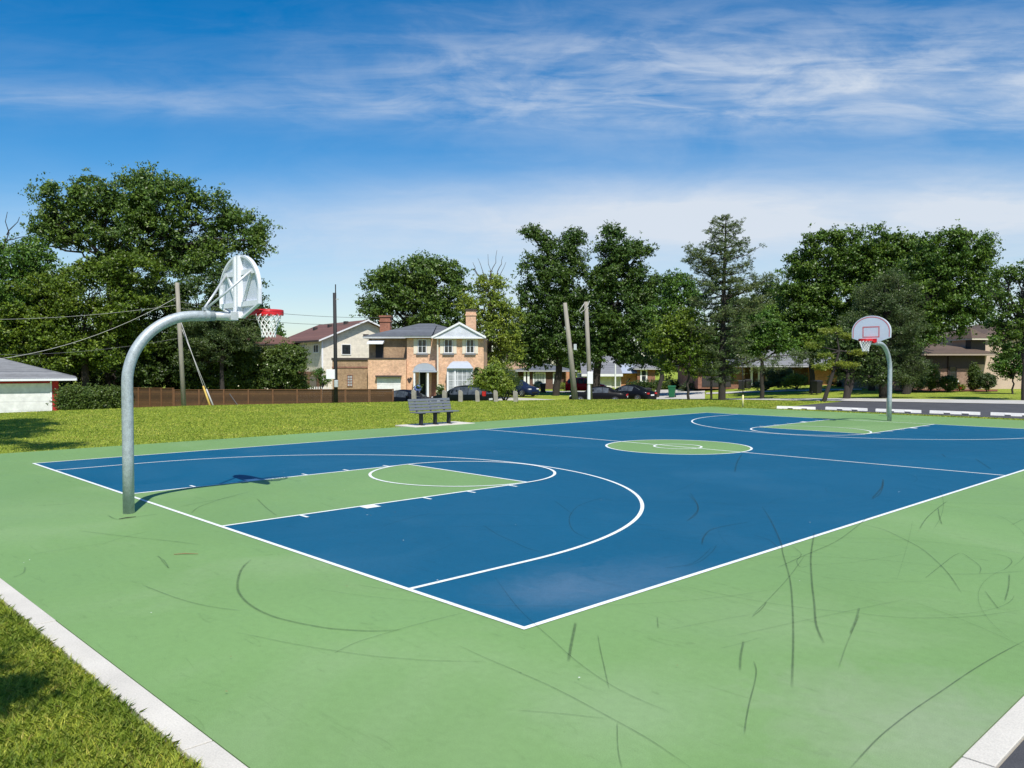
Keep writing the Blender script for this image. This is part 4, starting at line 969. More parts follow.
shrub('clipped_shrub', 'dark green ball shrub under the house window', 948, 62, [(948, 382.5, 7, 6.6)], 'shrub', group=CS, seed=103, clip=True, csize=.15, leaf=.11, dens=3, leaves=60)
shrub('clipped_shrub', 'tall dark cone shaped shrub at the corner of the brick wall', 974, 64, [(974, 381, 5.4, 8), (974, 374, 4.6, 8), (974, 368.5, 2.8, 5)], 'shrub', group=CS, seed=104, clip=True, csize=.15, leaf=.11, dens=3, leaves=60)
shrub('clipped_shrub', 'round olive shrub on a short stem before the stucco wall', 987, 62, [(987, 380.5, 7, 6.8)], 'juniper', group=CS, seed=105, clip=True, csize=.15, leaf=.11, dens=3, leaves=60)
shrub('shrub', 'loose light green shrub left of the ball shrub', 931, 63, [(930, 374, 8, 6), (926, 381, 8, 7), (935, 382, 6, 7), (932, 368, 4, 3)], 'shrub_y', seed=106)
shrub('shrub', 'tall dark shrub beside the far hoop pole, on the mulch bed', 912, 62, [(910, 370, 10, 10), (916, 380, 9, 8), (906, 382, 8, 7)], 'dark', seed=107)
shrub('flower_patch', 'tiny red and green flower patch under the house window', 960, 63, [(959, 386.5, 2.4, 1.8), (962, 386.8, 2, 1.4)], 'shrub_y', 'flowers', seed=108, csize=.14, flowers=(M['petal_red'], 12))
shrub('shrub', 'light green shrub in front of the grey roofed bungalow', 797, 72, [(793, 380, 7, 4.6), (801, 380, 7, 4.5), (786, 384, 5, 3)], 'shrub_y', seed=109)
shrub('shrub', 'grey green shrub bed along the bungalow porch', 766, 74, [(757, 385, 7, 3), (768, 384, 7, 3.4), (778, 382, 6, 5), (786, 374, 6, 7), (772, 375, 6, 7)], 'juniper', seed=110)
shrub('hydrangea', 'white flowering hydrangea mop before the brick bungalow', 538.5, 92, [(538.5, 384, 3.8, 2.6)], 'shrub', 'shrub', seed=111, csize=.2, flowers=(M['petal_white'], 240))
shrub('hydrangea', 'small blue flowering bush over the bonnet of the black car', 418, 58, [(418, 387.5, 2.6, 2.2)], 'shrub', 'shrub', seed=112, csize=.14, flowers=(M['petal_blue'], 130))
shrub('hydrangea', 'small cream flowering bush between the two parked dark cars', 440.5, 61, [(440.5, 387, 2.4, 2.4), (440, 392, 3, 4)], 'shrub', 'shrub', seed=113, csize=.14, flowers=(M['petal_white'], 60))
shrub('shrub', 'yellow green grassy shrub beside the brick bungalow wall', 566, 96, [(564, 386, 4, 2.5), (568, 385, 4, 2.8)], 'shrub_y', seed=114)
shrub('shrub', 'dark leafy vine shrub at the right corner of the bay window', 477.5, 63, [(477, 372, 3.2, 4), (478, 380, 3.4, 5), (480, 388, 4, 5)], 'dark', seed=115, csize=.2)
shrub('shrub', 'dark bushes at the foot of the lime green tree', 505, 66, [(498, 388, 9, 8), (512, 386, 8, 9), (506, 376, 8, 8)], 'dark', seed=116, csize=.36)
shrub('shrub', 'green vine clump beside the cream house porch', 321, 74, [(319, 374, 6, 5), (324, 380, 5, 5)], 'mid', seed=117)
shrub('shrub', 'small garden shrub in front of the orange brick wall', 838, 76, [(832, 382, 3.5, 3.5), (838, 384, 4, 3), (845, 381, 3, 3.4)], 'dark', seed=118, dens=1.0, csize=.22)
shrub('shrub', 'low pale shrub by the driveway left of the pine', 694, 84, [(690, 386, 5, 3), (697, 386, 5, 3), (684, 388, 4, 2)], 'juniper', seed=119, csize=.3)

for i, (px, d, w, top, lab) in enumerate(((70, 66, 26, 350, 'dark undergrowth shrub behind the garage roof edge'), (118, 67, 26, 352, 'dark undergrowth shrub just left of the near hoop pole'), (160, 66, 26, 352, 'dark undergrowth shrub between hoop pole and wooden pole'), (204, 67, 26, 356, 'dark undergrowth shrub under the olive juniper'), (250, 70, 22, 352, 'dark undergrowth shrub behind the two flowering shrubs'))):
    shrub('shrub', lab, px, d, [(px - w * .5, (top + 396) / 2, w * .6, (396 - top) / 2), (px + w * .4, (top + 400) / 2, w * .6, (392 - top) / 2), (px, top + 12, w * .5, 14)], 'dark', group='undergrowth behind the fence', seed=140 + i, csize=.55, leaves=75, leaf=.24, dens=1.6)

# ------------------------------------------------------------------ houses
class House:
    """local frame: x right, y away from the park, z up; px and heights converted at the house's own distance"""
    def __init__(s, name, label, px, d, rz=0.0, group=None, gdz=0.0):
        s.d, s.px, s.k = d, px, d / FPX; p = at3(px, d, gdz); s.z = p.z; s.t = thing(name, label, 'garage' if 'garage' in name else 'house', p, VIEW + rz, group)
    def X(s, px): return (px - s.px) * s.k
    def Z(s, py): return hz(py, s.d) - s.z
    def wall(s, x0, x1, y0, y1, z0, z1, mat, name='wall', label=None): return MB().box(x0, x1, y0, y1, z0, z1).build(name, M[mat], s.t, label=label)
    def part(s, name, mb, mat, par=None, sm=False, bevel=0): return mb.build(name, M[mat], par or s.t, sm, bevel)
    def window(s, x0, x1, z0, z1, y, cols=1, rows=2, frame='trim_white', pane='glass', fw=.065, sill=None, shutters=None, name='window'):
        fr = MB(); yo = y - .06; yb = y - .003
        fr.box(x0 - fw, x0, yo, yb, z0 - fw, z1 + fw); fr.box(x1, x1 + fw, yo, yb, z0 - fw, z1 + fw)
        fr.box(x0, x1, yo, yb, z1, z1 + fw); fr.box(x0, x1, yo, yb, z0 - fw, z0)
        for i in range(1, cols): xx = x0 + (x1 - x0) * i / cols; fr.box(xx - .02, xx + .02, yo + .01, yb - .02, z0, z1)
        for j in range(1, rows): zz = z0 + (z1 - z0) * j / rows; fr.box(x0, x1, yo + .014, yb - .024, zz - .018, zz + .018)
        w = s.part(name, fr, frame)
        MB().box(x0, x1, y - .024, y - .006, z0, z1).build('pane', M[pane], w)
        if sill: MB().box(x0 - .18, x1 + .18, y - .12, y - .004, z0 - fw - .16, z0 - fw - .003).build('sill', M[sill], w)
        if shutters:
            sw = (x1 - x0) * .5
            for a in (x0 - fw - .03 - sw, x1 + fw + .03): MB().box(a, a + sw, y - .05, y - .004, z0 - .1, z1 + .1).build('shutter', M[shutters], w)
        return w
    def hip(s, x0, x1, y0, y1, z0, rise, mat, ridge_frac=None, fascia='trim_grey', over=.5, name='roof', th=.16):
        x0 -= over; x1 += over; y0 -= over; y1 += over; w, dp = x1 - x0, y1 - y0; ins = min(w, dp) / 2 if ridge_frac is None else ridge_frac
        if w >= dp: a, b = (x0 + ins, (y0 + y1) / 2, z0 + rise), (x1 - ins, (y0 + y1) / 2, z0 + rise)
        else: a, b = ((x0 + x1) / 2, y0 + ins, z0 + rise), ((x0 + x1) / 2, y1 - ins, z0 + rise)
        c = [(x0, y0, z0 + th), (x1, y0, z0 + th), (x1, y1, z0 + th), (x0, y1, z0 + th)]
        mb = MB()
        if w >= dp: mb.add(c + [a, b], [(0, 1, 5, 4), (1, 2, 5), (2, 3, 4, 5), (3, 0, 4)])
        else: mb.add(c + [a, b], [(0, 1, 4), (1, 2, 5, 4), (2, 3, 5), (3, 0, 4, 5)])
        r = s.part(name, mb, mat)
        MB().box(x0 + .02, x1 - .02, y0 + .02, y1 - .02, z0, z0 + th - .004).build('fascia', M[fascia], r)
        return r
    def chimney(s, x0, x1, y0, y1, z0, z1, mat, cap='concrete'):
        c = s.part('chimney', MB().box(x0, x1, y0, y1, z0, z1), mat)
        MB().box(x0 - .07, x1 + .07, y0 - .07, y1 + .07, z1 + .003, z1 + .14).build('cap', M[cap], c)
        MB().box(x0 - .06, x1 + .06, y0 - .06, y1 + .06, z1 - .42, z1 - .28).build('band', M[mat], c)
        return c

# brick two-storey house
def brick_house():
    h = House('brick_house', 'two storey salmon brick house with pale gable, grey hip roof and two chimneys', 425, 66); X, Z = h.X, h.Z
    ze = Z(338); yb = 9.0
    h.wall(X(407), X(438), 0, yb, -.3, ze, 'brick_tan'); h.wall(X(438) + .003, X(484), -.7, yb - .1, -.3, ze, 'brick_tan')
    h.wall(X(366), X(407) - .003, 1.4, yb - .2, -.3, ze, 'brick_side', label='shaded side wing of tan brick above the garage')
    # roofs
    h.hip(X(366), X(474), 1.35, yb, ze, Z(320.5) - ze, 'roof_grey', ridge_frac=4.2, over=.45)
    gr = MB(); x0, x1, xm = X(438) - .4, X(484) + .2, X(460.5); zr = Z(322.5)
    gr.add([(x0, -1.2, ze + .10), (xm, -1.2, zr), (xm, yb, zr), (x0, yb, ze + .10), (x1, -1.2, ze + .10), (x1, yb, ze + .10)], [(0, 1, 2, 3), (1, 4, 5, 2)])
    r = h.part('roof', gr, 'roof_grey')
    gp = h.part('gable', MB().prism([(x0 + .2, ze + .06), (x1 - .2, ze + .06), (xm, zr - .14)], -1.105, -.72), 'gable_grey')
    rk = MB()
    for a, b in ((x0, xm), (x1, xm)):
        za, zb = ze + .085, zr - .015; d = .22
        rk.prism([(a, za), (b, zb), (b, zb - d * .8), (a, za - d * .75)], -1.22, -1.12)
    rk.box(x0 + .1, x1 - .1, -1.16, -.70, ze - .08, ze + .055)
    MBo = rk.build('bargeboard', M['trim_white'], gp)
    h.part('front_eave', MB().box(X(405), X(438) - .46, -.5, 1.25, ze + .003, ze + .15), 'trim_grey')
    lr = MB().add([(X(405), -.55, ze + .155), (X(438) - .46, -.55, ze + .155), (X(438) - .46, 4.2, Z(322)), (X(424), 4.2, Z(321.5))], [(0, 1, 2, 3)])
    lr.add([(X(405), -.55, ze + .155), (X(424), 4.2, Z(321.5)), (X(405) , 4.2, ze + .155)], [(0, 1, 2)])
    h.part('roof', lr, 'roof_grey')
    h.chimney(X(371), X(382), 4.5, 5.5, ze, Z(314), 'chimney_red', 'chimney_red'); h.chimney(X(463.5), X(474), 3.5, 4.4, ze, Z(308), 'brick_tan', 'trim_dark')
    # garage wing with flat roof
    zg = Z(359)
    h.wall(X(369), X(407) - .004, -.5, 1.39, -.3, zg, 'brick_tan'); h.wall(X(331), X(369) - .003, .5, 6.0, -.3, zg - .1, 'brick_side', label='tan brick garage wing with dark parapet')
    h.part('parapet', MB().box(X(331) - .06, X(369) - .01, .42, 6.06, zg - .097, zg + .10), 'trim_dark'); h.part('parapet', MB().box(X(369) - .0, X(407) - .005, -.56, 1.38, zg + .003, zg + .10), 'trim_dark')
    h.part('brick_band', MB().box(X(331) - .03, X(369) - .004, .46, .497, zg - .75, zg - .62), 'brick_red')
    gd = h.part('garage_door', MB().box(X(378), X(401.5), -.53, -.503, 0, Z(377)), 'door_panel')
    MB().box(X(377), X(402.5), -.85, -.505, Z(377) + .003, Z(375.3)).build('lintel', M['trim_dark'], gd)
    h.window(X(346.5), X(351), Z(386), Z(375.5), .5, 2, 4, 'brick_red', 'curtain', .05)
    # upstairs windows
    h.window(X(418.6), X(426), Z(352.5), Z(340), 0, 2, 2, sill='roof_lgrey', shutters='trim_cream')
    for a, b in ((445.6, 452.6), (467.4, 474)): h.window(X(a), X(b), Z(352.5), Z(340.3), -.7, 2, 2, sill='roof_lgrey', shutters='trim_cream')
    # terrace door with awning over the garage
    h.part('terrace_door', MB().box(X(373), X(381), 1.33, 1.397, zg, Z(344)), 'door_dark')
    h.part('awning', MB().prism([(1.38, Z(339.5)), (1.38, Z(342.5)), (.4, Z(344)), (.4, Z(343))], X(366), X(382), 'x'), 'trim_white')
    # front door under a domed awning
    pd = MB(); n = 9
    for i in range(n):
        a, b = pi * i / n, pi * (i + 1) / n; xc, rx = X(426.5), X(438) - X(427)
        f = lambda q, y, s_: (xc - rx * cos(q) * s_, y, Z(370.5) + (Z(363) - Z(370.5)) * sin(q))
        pd.add([f(a, -1.5, 1), f(b, -1.5, 1), f(b, -.01, .62), f(a, -.01, .62)], [(0, 1, 2, 3)])
    pd.prism([(xc + rx * cos(pi * i / 12), Z(370.5) + (Z(363) - Z(370.5)) * sin(pi * i / 12)) for i in range(13)], -1.49, -1.44)
    pd.box(X(415), X(438.5), -1.56, -.01, Z(372), Z(370.6) - .01)
    h.part('door_canopy', pd, 'roof_white')
    dr = h.part('door', MB().box(X(420), X(426), -.06, -.004, 0, Z(372.3)), 'car_green')
    MB().box(X(418.8), X(420) - .003, -.09, -.004, 0, Z(372.3)).build('jamb', M['trim_white'], dr); MB().box(X(426) + .003, X(427.4), -.09, -.004, 0, Z(372.3)).build('jamb', M['trim_white'], dr)
    for x in (416.5, 429.8): h.part('porch_post', MB().box(X(x) - .07, X(x) + .07, -1.5, -1.36, -.2, Z(372) - .003), 'trim_white')
    h.part('tapered_panel', MB().prism([(X(431), .1), (X(437), .1), (X(435.5), Z(372.3)), (X(432), Z(372.3))], -.16, -.02), 'brick_red')  # brown tapered panel right of the front door
    h.part('steps', MB().box(X(415), X(438) - .02, -2.2, -.02, -.2, .12), 'concrete')
    # bay window
    bw = h.window(X(449.8), X(472.2), Z(391), Z(369.5), -1.25, 5, 4, 'trim_white', 'curtain', .14, name='bay_window')
    MB().box(X(449), X(473), -1.24, -.71, Z(392.5), Z(368.5)).build('bay_side', M['trim_white'], bw)
    MB().box(X(455.4), X(457.0), -1.34, -1.25, Z(392), Z(369)).build('mullion', M['trim_white'], bw)
    bt = MB(); n = 8; xc, rx = X(461), X(474) - X(461)
    zb, zt = Z(368.2), Z(361.3)
    bt.add([(xc - rx, -1.5, zb), (xc + rx, -1.5, zb), (xc + rx * .72, -1.05, zb + (zt - zb) * .75), (xc - rx * .72, -1.05, zb + (zt - zb) * .75), (xc + rx * .55, -.72, zt), (xc - rx * .55, -.72, zt), (xc + rx, -.72, zb), (xc - rx, -.72, zb)],
           [(0, 1, 2, 3), (3, 2, 4, 5), (1, 6, 4, 2), (0, 3, 5, 7), (0, 7, 6, 1)])
    h.part('bay_roof', bt, 'roof_white')
    h.part('downspout', MB().tube([(X(438.6), -.78, ze - .1), (X(438.6), -.78, 0)], .07, 8), 'trim_cream')
    oc = MB()
    for (x, z) in ((408.6, 379.5), (410.8, 378.8), (409.4, 381.4), (414.6, 381.8)): oc.box(X(x) - .1, X(x) + .1, -.03, -.004, Z(z) - .1, Z(z) + .1, Matrix.Rotation(.6, 3, 'Y'), (X(x), 0, Z(z)))
    h.part('wall_ornament', oc, 'trim_dark')
M['roof_white'] = pm('white metal canopy', (0.37, 0.41, 0.47), 0.5, 0.05, 3)
brick_house()

def cream_house():
    h = House('cream_house', 'cream sided house with brown gable roof, left of the brick house', 322, 80); K = h.k
    th = radians(35); h.t.rotation_euler = (0, 0, VIEW + th)
    W, Ln = 9.4, 12.0; ze = h.Z(338.5); zr = h.Z(318.5)
    h.wall(0, W, 0, Ln, -.3, ze, 'siding')
    g = h.part('gable', MB().prism([(0, ze + .003), (W, ze + .003), (W / 2, zr - .12)], .0, .15), 'siding')
    rf = MB(); o = .5; e = ze - .18; tk = .16
    rf.add([(-o, -o, e), (W / 2, -o, zr), (W / 2, Ln + o, zr), (-o, Ln + o, e), (W + o, -o, e), (W + o, Ln + o, e)], [(0, 1, 2, 3), (1, 4, 5, 2)])
    rf.add([(-o, -o, e - tk), (W / 2, -o, zr - tk), (W / 2, Ln + o, zr - tk), (-o, Ln + o, e - tk), (W + o, -o, e - tk), (W + o, Ln + o, e - tk)], [(3, 2, 1, 0), (2, 5, 4, 1)])
    r = h.part('roof', rf, 'roof_brown')
    bb = MB()
    for a in (-o, W + o): bb.prism([(a, e + .02), (W / 2, zr + .02), (W / 2, zr - .13), (a, e - .13)], -o - .06, -o - .003)
    bb.build('bargeboard', M['trim_white'], r)
    MB().box(-o - .1, -o - .003, -o, Ln + o, e - .16, e + .02).build('gutter', M['trim_dark'], r)
    for y, f in ((3.0, .35), (6.0, .3), (8.8, .25)): MB().box(W / 2 * f * 2.3, W / 2 * f * 2.3 + .35, y, y + .5, zr - (1 - f * 2.3) * (zr - e) * .9, zr - (1 - f * 2.3) * (zr - e) * .9 + .35).build('roof_vent', M['trim_dark'], r)
    h.window(2.1, 3.0, h.Z(354), h.Z(344.5), 0, 1, 1)
    h.part('gable_vent', MB().box(W / 2 - .3, W / 2 + .3, -.03, -.003, zr - 1.75, zr - 1.45), 'trim_dark')
    h.part('corner_board', MB().box(-.05, .12, -.05, -.003, -.3, ze - .3), 'trim_white')
    # windows on the long side that looks left
    def side_window(y0, y1, z0, z1):
        fr = MB(); fr.box(-.06, -.003, y0 - .1, y1 + .1, z1, z1 + .1); fr.box(-.06, -.003, y0 - .1, y1 + .1, z0 - .1, z0)
        for a in (y0 - .1, (y0 + y1) / 2 - .04, y1): fr.box(-.058, -.004, a, a + .1 if a != (y0 + y1) / 2 - .04 else a + .08, z0, z1)
        w = h.part('window', fr, 'trim_white'); MB().box(-.03, -.006, y0, y1, z0, z1).build('pane', M['glass'], w)
    side_window(.9, 2.0, h.Z(352), h.Z(345)); side_window(4.6, 5.8, h.Z(352), h.Z(346))
    h.part('lower_storey', MB().box(-.08, -.004, .02, Ln - .1, -.3, h.Z(372)), 'brick_red')
    side_window_l = MB().box(-.12, -.085, 1.2, 3.0, .3, 2.0); h.part('porch_door', side_window_l, 'glass')
    # porch wing to the left, with its own dark-edged roof
    lw = MB().box(-6.5, -.1, 7.0, Ln + 3, -.3, h.Z(345)); h.part('porch_wing', lw, 'siding')
    h.hip(-6.5, -.2, 6.5, Ln + 3, h.Z(344.5), 2.0, 'roof_brown', fascia='trim_dark', over=.5)
cream_house()
def picket():
    t = MB(); h = at3(318, 70)
    t.box(-1.7, 1.7, 0, .03, .5, .6); t.box(-1.7, 1.7, 0, .03, 1.0, 1.1)
    for k in range(18): t.box(-1.7 + k * .195, -1.61 + k * .195, -.03, -.002, .05, 1.3)
    o = t.build('picket_fence', M['trim_white']); o.location = h; o.rotation_euler = (0, 0, VIEW); tag(o, 'short white picket fence by the cream house, peeping over the wooden fence', 'fence')
picket()
def garage():
    h = House('garage', 'white doored garage with grey hip roof and red wall at the left edge', 58, 48, radians(29)); X, Z = (lambda px: (px - 58) * h.k * 1.10), h.Z
    z1 = Z(381); h.wall(X(-70), X(58), 0, 7, -.3, z1, 'garage_red')
    h.part('garage_door', MB().box(X(-62), X(51.5), -.05, -.003, -.2, z1 - .12), 'door_panel'); h.part('door_frame', MB().box(X(51.5) + .003, X(53), -.08, -.003, -.3, z1 - .01), 'trim_white')
    h.hip(X(-70), X(58), .55, 7.0, z1 + .02, 1.4, 'roof_lgrey2', fascia='trim_white', over=1.0, th=.15)
    h.part('roof_vent', MB().box(X(-1), X(4), 1.2, 1.5, Z(372), Z(367)), 'trim_dark')
    h.part('gutter', MB().box(X(-70) - .95, X(58) + .95, -.55, -.453, z1 + .03, z1 + .15), 'trim_white')
M['roof_lgrey2'] = course_mat('weathered grey shingles', (0.19, 0.195, 0.20), 0.14, 0.22, 0.12)
garage()
def bungalow():
    h = House('brick_bungalow', 'dark brick bungalow with grey hip roof and white windows, between trees and leaning pole', 546, 105); X, Z = h.X, h.Z
    z1 = Z(371.5); h.wall(X(528), X(573), 0, 9, -.3, z1, 'brick_dark'); h.wall(X(518), X(528) - .003, 2.0, 9, -.3, z1, 'brick_dark')
    h.hip(X(519), X(573), -.2, 9, z1, Z(363.5) - z1, 'roof_grey', over=.5)
    h.window(X(534), X(544.5), Z(383), Z(373.5), 0, 4, 1, pane='curtain', fw=.14); h.window(X(554), X(559.5), Z(383), Z(373.5), 0, 2, 1, pane='curtain', fw=.14)
    for x in (524.8, 528.4): h.part('porch_post', MB().box(X(x) - .14, X(x) + .14, -.25, .03 if x < 528 else -.004, -.3, z1 - .003), 'trim_white')
    h.part('wing_wall', MB().box(X(565), X(568), -2.5, -.01, -.3, 2.2), 'brick_orange')
    h = House('tan_roofed_house', 'low house with tan roof behind the brick bungalow', 520, 118); X, Z = h.X, h.Z
    z1 = Z(370.5); h.wall(X(500), X(534), 0, 9, -.3, z1, 'siding'); h.hip(X(500), X(534), 0, 9, z1, Z(360.5) - z1, 'roof_tan', over=.6)
    h.window(X(516), X(519), Z(380), Z(373), 0, 1, 2)
bungalow()
def white_garage_house():
    h = House('split_level_house', 'split level house with pale grey roofs, white garage door and orange brick', 615, 108); X, Z = h.X, h.Z
    z1 = Z(374); h.wall(X(583), X(621), 0, 10, -.3, z1, 'trim_cream2')
    h.part('garage_door', MB().box(X(595), X(611.5), -.06, -.004, -.2, Z(376)), 'door_panel')
    rf = MB(); a = [(X(581), -.8, z1), (X(622), -.8, z1), (X(624), 6, Z(361)), (X(584), 6, Z(361)), (X(622), -.8, z1 - .25), (X(581), -.8, z1 - .25)]
    rf.add(a, [(0, 1, 2, 3)]); r = h.part('roof', rf, 'roof_lgrey'); MB().box(X(581), X(622), -.9, -.803, z1 - .3, z1 + .02).build('fascia', M['trim_white'], r)
    h.wall(X(600), X(655), 6.1, 14, -.3, Z(362), 'siding'); h.hip(X(600), X(655), 6.1, 14, Z(362), Z(350) - Z(362), 'roof_lgrey', over=.6)
    h.wall(X(621) + .003, X(637), .6, 6, -.3, Z(373.5), 'brick_orange'); 
    h.part('roof', MB().add([(X(621.5), -.4, Z(373.2)), (X(640), -.4, Z(373.2)), (X(642), 6.05, Z(362.5)), (X(625), 6.05, Z(362.5))], [(0, 1, 2, 3)]), 'roof_white')
    h.wall(X(637) + .003, X(655), -.2, 6, -.3, Z(369.5), 'brick_red'); h.hip(X(637), X(655), -.2, 6, Z(369.5), Z(363) - Z(369.5), 'roof_lgrey', over=.6)
    h.window(X(641.5), X(645.5), Z(381), Z(370.5), -.2, 1, 2, fw=.2)
    h.part('stair_rail', MB().tube([(X(626.5), .3, Z(383)), (X(630.5), .3, Z(378.5))], .08, 6), 'black_metal')
    h.part('lamp_post', MB().tube([(X(611.5), -4, -.2), (X(611.5), -4, Z(364))], .1, 8), 'trim_white')
M['trim_cream2'] = pm('pale cream wall', (0.55, 0.53, 0.48), 0.8, 0.06, 2)
white_garage_house()
def long_bungalow():
    h = House('long_bungalow', 'long brick bungalow with pale grey roof, mostly hidden behind the pine', 780, 82); X, Z = h.X, h.Z
    z1 = Z(367); h.wall(X(745), X(812), 1.2, 10, -.3, z1, 'brick_dark'); h.wall(X(812) + .003, X(862), 0, 10, -.3, z1, 'brick_orange')
    h.wall(X(698), X(745) - .003, 0, 10, -.3, z1, 'brick_red')
    h.part('garage_door', MB().box(X(702), X(731), -.05, -.004, -.1, Z(371.5)), 'door_dark')
    h.hip(X(745), X(862), 0, 10, z1, Z(346.5) - z1, 'roof_lgrey', over=1.2); h.hip(X(698), X(744), -.2, 9, z1 + .02, Z(354) - z1, 'roof_grey', over=.5)
    for x in (751.5, 759): h.part('porch_post', MB().box(X(x) - .09, X(x) + .09, -.1, .1, 0, z1 - .003), 'trim_white')
    h.window(X(770), X(779), Z(380), Z(371), 1.2, 2, 2); h.window(X(788), X(797), Z(380), Z(371), 1.2, 2, 2); h.part('door', MB().box(X(753.5), X(757.5), 1.14, 1.196, 0, Z(370)), 'trim_dark')
long_bungalow()
def brown_house():
    h = House('brown_roofed_house', 'house with brown hip roofs, brick wing and tall pinkish stucco part at right', 960, 68); X, Z = h.X, h.Z
    z1 = Z(355.5); h.wall(X(880), X(977), .25, 9, -.3, z1 - .6, 'brick_brown')
    h.part('eave_shade_band', MB().box(X(880), X(977), .235, 9, z1 - 1.1, z1), 'trim_dark')  # eave shade painted as a dark band on the upper wall
    h.hip(X(880), X(991), .0, 9, z1, Z(338.5) - z1, 'roof_dbrown', over=.7, fascia='trim_tan')
    h.window(X(951.5), X(957.5), Z(379.5), Z(367), .25, 1, 2, fw=.06, frame='trim_dark', sill='trim_white')
    h.window(X(938), X(941), Z(378), Z(372), .25, 1, 1, fw=.06, frame='trim_dark')
    h.part('downspout', MB().tube([(X(949.6), .18, z1), (X(949.6), .18, 0)], .05, 6), 'trim_dark')
    z2 = Z(336); h.wall(X(977) + .003, X(1070), 1.8, 11, -.3, z2, 'stucco'); h.hip(X(998), X(1070), 1.8, 11, z2, 1.4, 'roof_dbrown', over=.5, fascia='trim_tan')
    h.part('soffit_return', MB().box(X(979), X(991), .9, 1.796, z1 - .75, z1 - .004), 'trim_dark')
    # turret
    zt = Z(338); h.wall(X(977) + .02, X(992), 1.0, 3.4, z2 - 1.2, zt, 'trim_dark', 'turret'); 
    tr = MB(); a, b = X(973.5), X(995); tr.add([(a, .3, zt), (b, .3, zt), (b, 4.1, zt), (a, 4.1, zt), ((a + b) / 2, 2.2, Z(326.5))], [(0, 1, 4), (1, 2, 4), (2, 3, 4), (3, 0, 4)])
    r = h.part('turret_roof', tr, 'roof_dbrown'); MB().box(a + .03, b - .03, .33, 4.07, zt - .14, zt - .004).build('fascia', M['trim_cream'], r)
brown_house()

# ------------------------------------------------------------------ fence
def fence(name, label, p0, p1, n, hgt):
    a, b = Vector(at(*p0)), Vector(at(*p1)); d = b - a; m = a; t = thing(name, label, 'fence', (a.x, a.y, 0), atan2(d.y, d.x), 'stained wooden fences behind the lawn')
    L = d.length; w = L / n
    for i in range(n):
        za = gz(*(a + d * (i + .5) / n)); 
        bd = MB(); nb = int(hgt / .145)
        for k in range(nb): bd.box(i * w + .06, (i + 1) * w - .06, -.012 + .006 * (k % 2), .02, za + .05 + k * .145, za + .05 + k * .145 + .143)
        bd.build('board_panel', M['fence'], t)
    for i in range(n + 1):
        za = gz(*(a + d * i / n)); MB().box(i * w - .05, i * w + .05, -.05, .05, za - .2, za + hgt + .06).build('post', M['fence_post'], t)
    cp = MB()
    for i in range(n):
        za = gz(*(a + d * (i + .5) / n)); cp.box(i * w + .055, (i + 1) * w - .055, -.05, .06, za + hgt + .01, za + hgt + .045)
    cp.build('cap_rail', M['fence_post'], t)
fence('wooden_fence', 'shorter run of brown board fence behind the near hoop pole', (116, 60), (173, 58.5), 5, 1.5)
fence('wooden_fence', 'long run of brown horizontal board fence before the two houses', (174, 55.5), (393, 57), 9, 1.48)
x, y = at(238, 55); o = MB().tube([(-.55, -.1, 1.25), (.5, -.4, -.1)], .05, 6).build('leaning_plank', M['trim_dark']); o.location = (x, y, gz(x, y)); o.rotation_euler = (0, 0, VIEW); tag(o, 'dark plank leaning against the long fence', 'plank')

# ------------------------------------------------------------------ poles and wires
def pole(name, label, px, d, top_px, top_py, r0, r1, mat, group=None):
    p = at3(px, d); t = thing(name, label, 'utility pole', p, VIEW, group); k = d / FPX
    top = Vector(((top_px - px) * k, 0, hz(top_py, d) - p.z))
    MB().tube([(0, 0, -.2), top * .5, top], [r0, (r0 + r1) / 2, r1], 14).build('shaft', M[mat], t, True); return t, top, k
UP = 'utility poles beyond the lawn'
t, top, k = pole('utility_pole', 'tall weathered wooden pole left, leaning, with yellow guy wires at its foot', 184, 50, 178, 283, .15, .12, 'wood_pole', UP)
pA = t.matrix_basis @ top
def wires_from(px, py, d): return Vector((*at(px, d), hz(py, d)))
base = t.location
for i, ((qx, qd), (ax, ay), lo) in enumerate((((212, 49.4), (179.2, 315), 'yellow_guard'), ((216, 50.5), (179.5, 322), 'cable_pale'))):
    a = wires_from(ax, ay, 50); b = at3(qx, qd)
    g = thing('guy_wire', ['guy wire with bright yellow guard anchored right of the wooden pole', 'guy wire with pale guard beside the yellow one'][i], 'guy wire', b, 0, 'guy wires of the wooden pole')
    MB().tube([(0, 0, 0), a - b], .02, 6).build('strand', M['cable_pale'], g, True)
    MB().tube([(0, 0, 0), (a - b) * .27], .06 if i == 0 else .05, 8).build('guard', M[lo], g, True)
t, top, k = pole('utility_pole', 'black pole with white transformer cabinet in front of the cream house', 336, 53, 335, 293, .13, .11, 'dark_pole', UP)
MB().box(-.58, -.02, -.30, -.12, hz(379, 53) - t.location.z, hz(369.5, 53) - t.location.z).build('cabinet', M['trim_white'], t, bevel=.02)
MB().box(-.05, .18, -.34, -.11, hz(387, 53) - t.location.z, hz(380, 53) - t.location.z).build('meter_box', M['bracket'], t, bevel=.02)
mb = MB().tube([(0, 0, top.z - .02), (0, 0, top.z + .55)], .035, 8); mb.build('pole_tip', M['black_metal'], t)
mb = MB().box(-.18, .18, -.05, .05, top.z - .45, top.z - .38); mb.build('crossarm', M['bracket'], t)
t, top, k = pole('utility_pole', 'weathered pole leaning left, the left one of the pair near the tall dark trees', 575.5, 49, 564.8, 303, .19, .115, 'wood_pole', UP)
MB().box(-.12, .05, -.2, -.13, 3.0, 3.35).build('tag_plate', M['bracket'], t)
t, top, k = pole('utility_pole', 'upright weathered pole with looped cable, right one of the pair near the tall dark trees', 590.5, 49.5, 585.8, 302, .14, .12, 'wood_pole', UP)
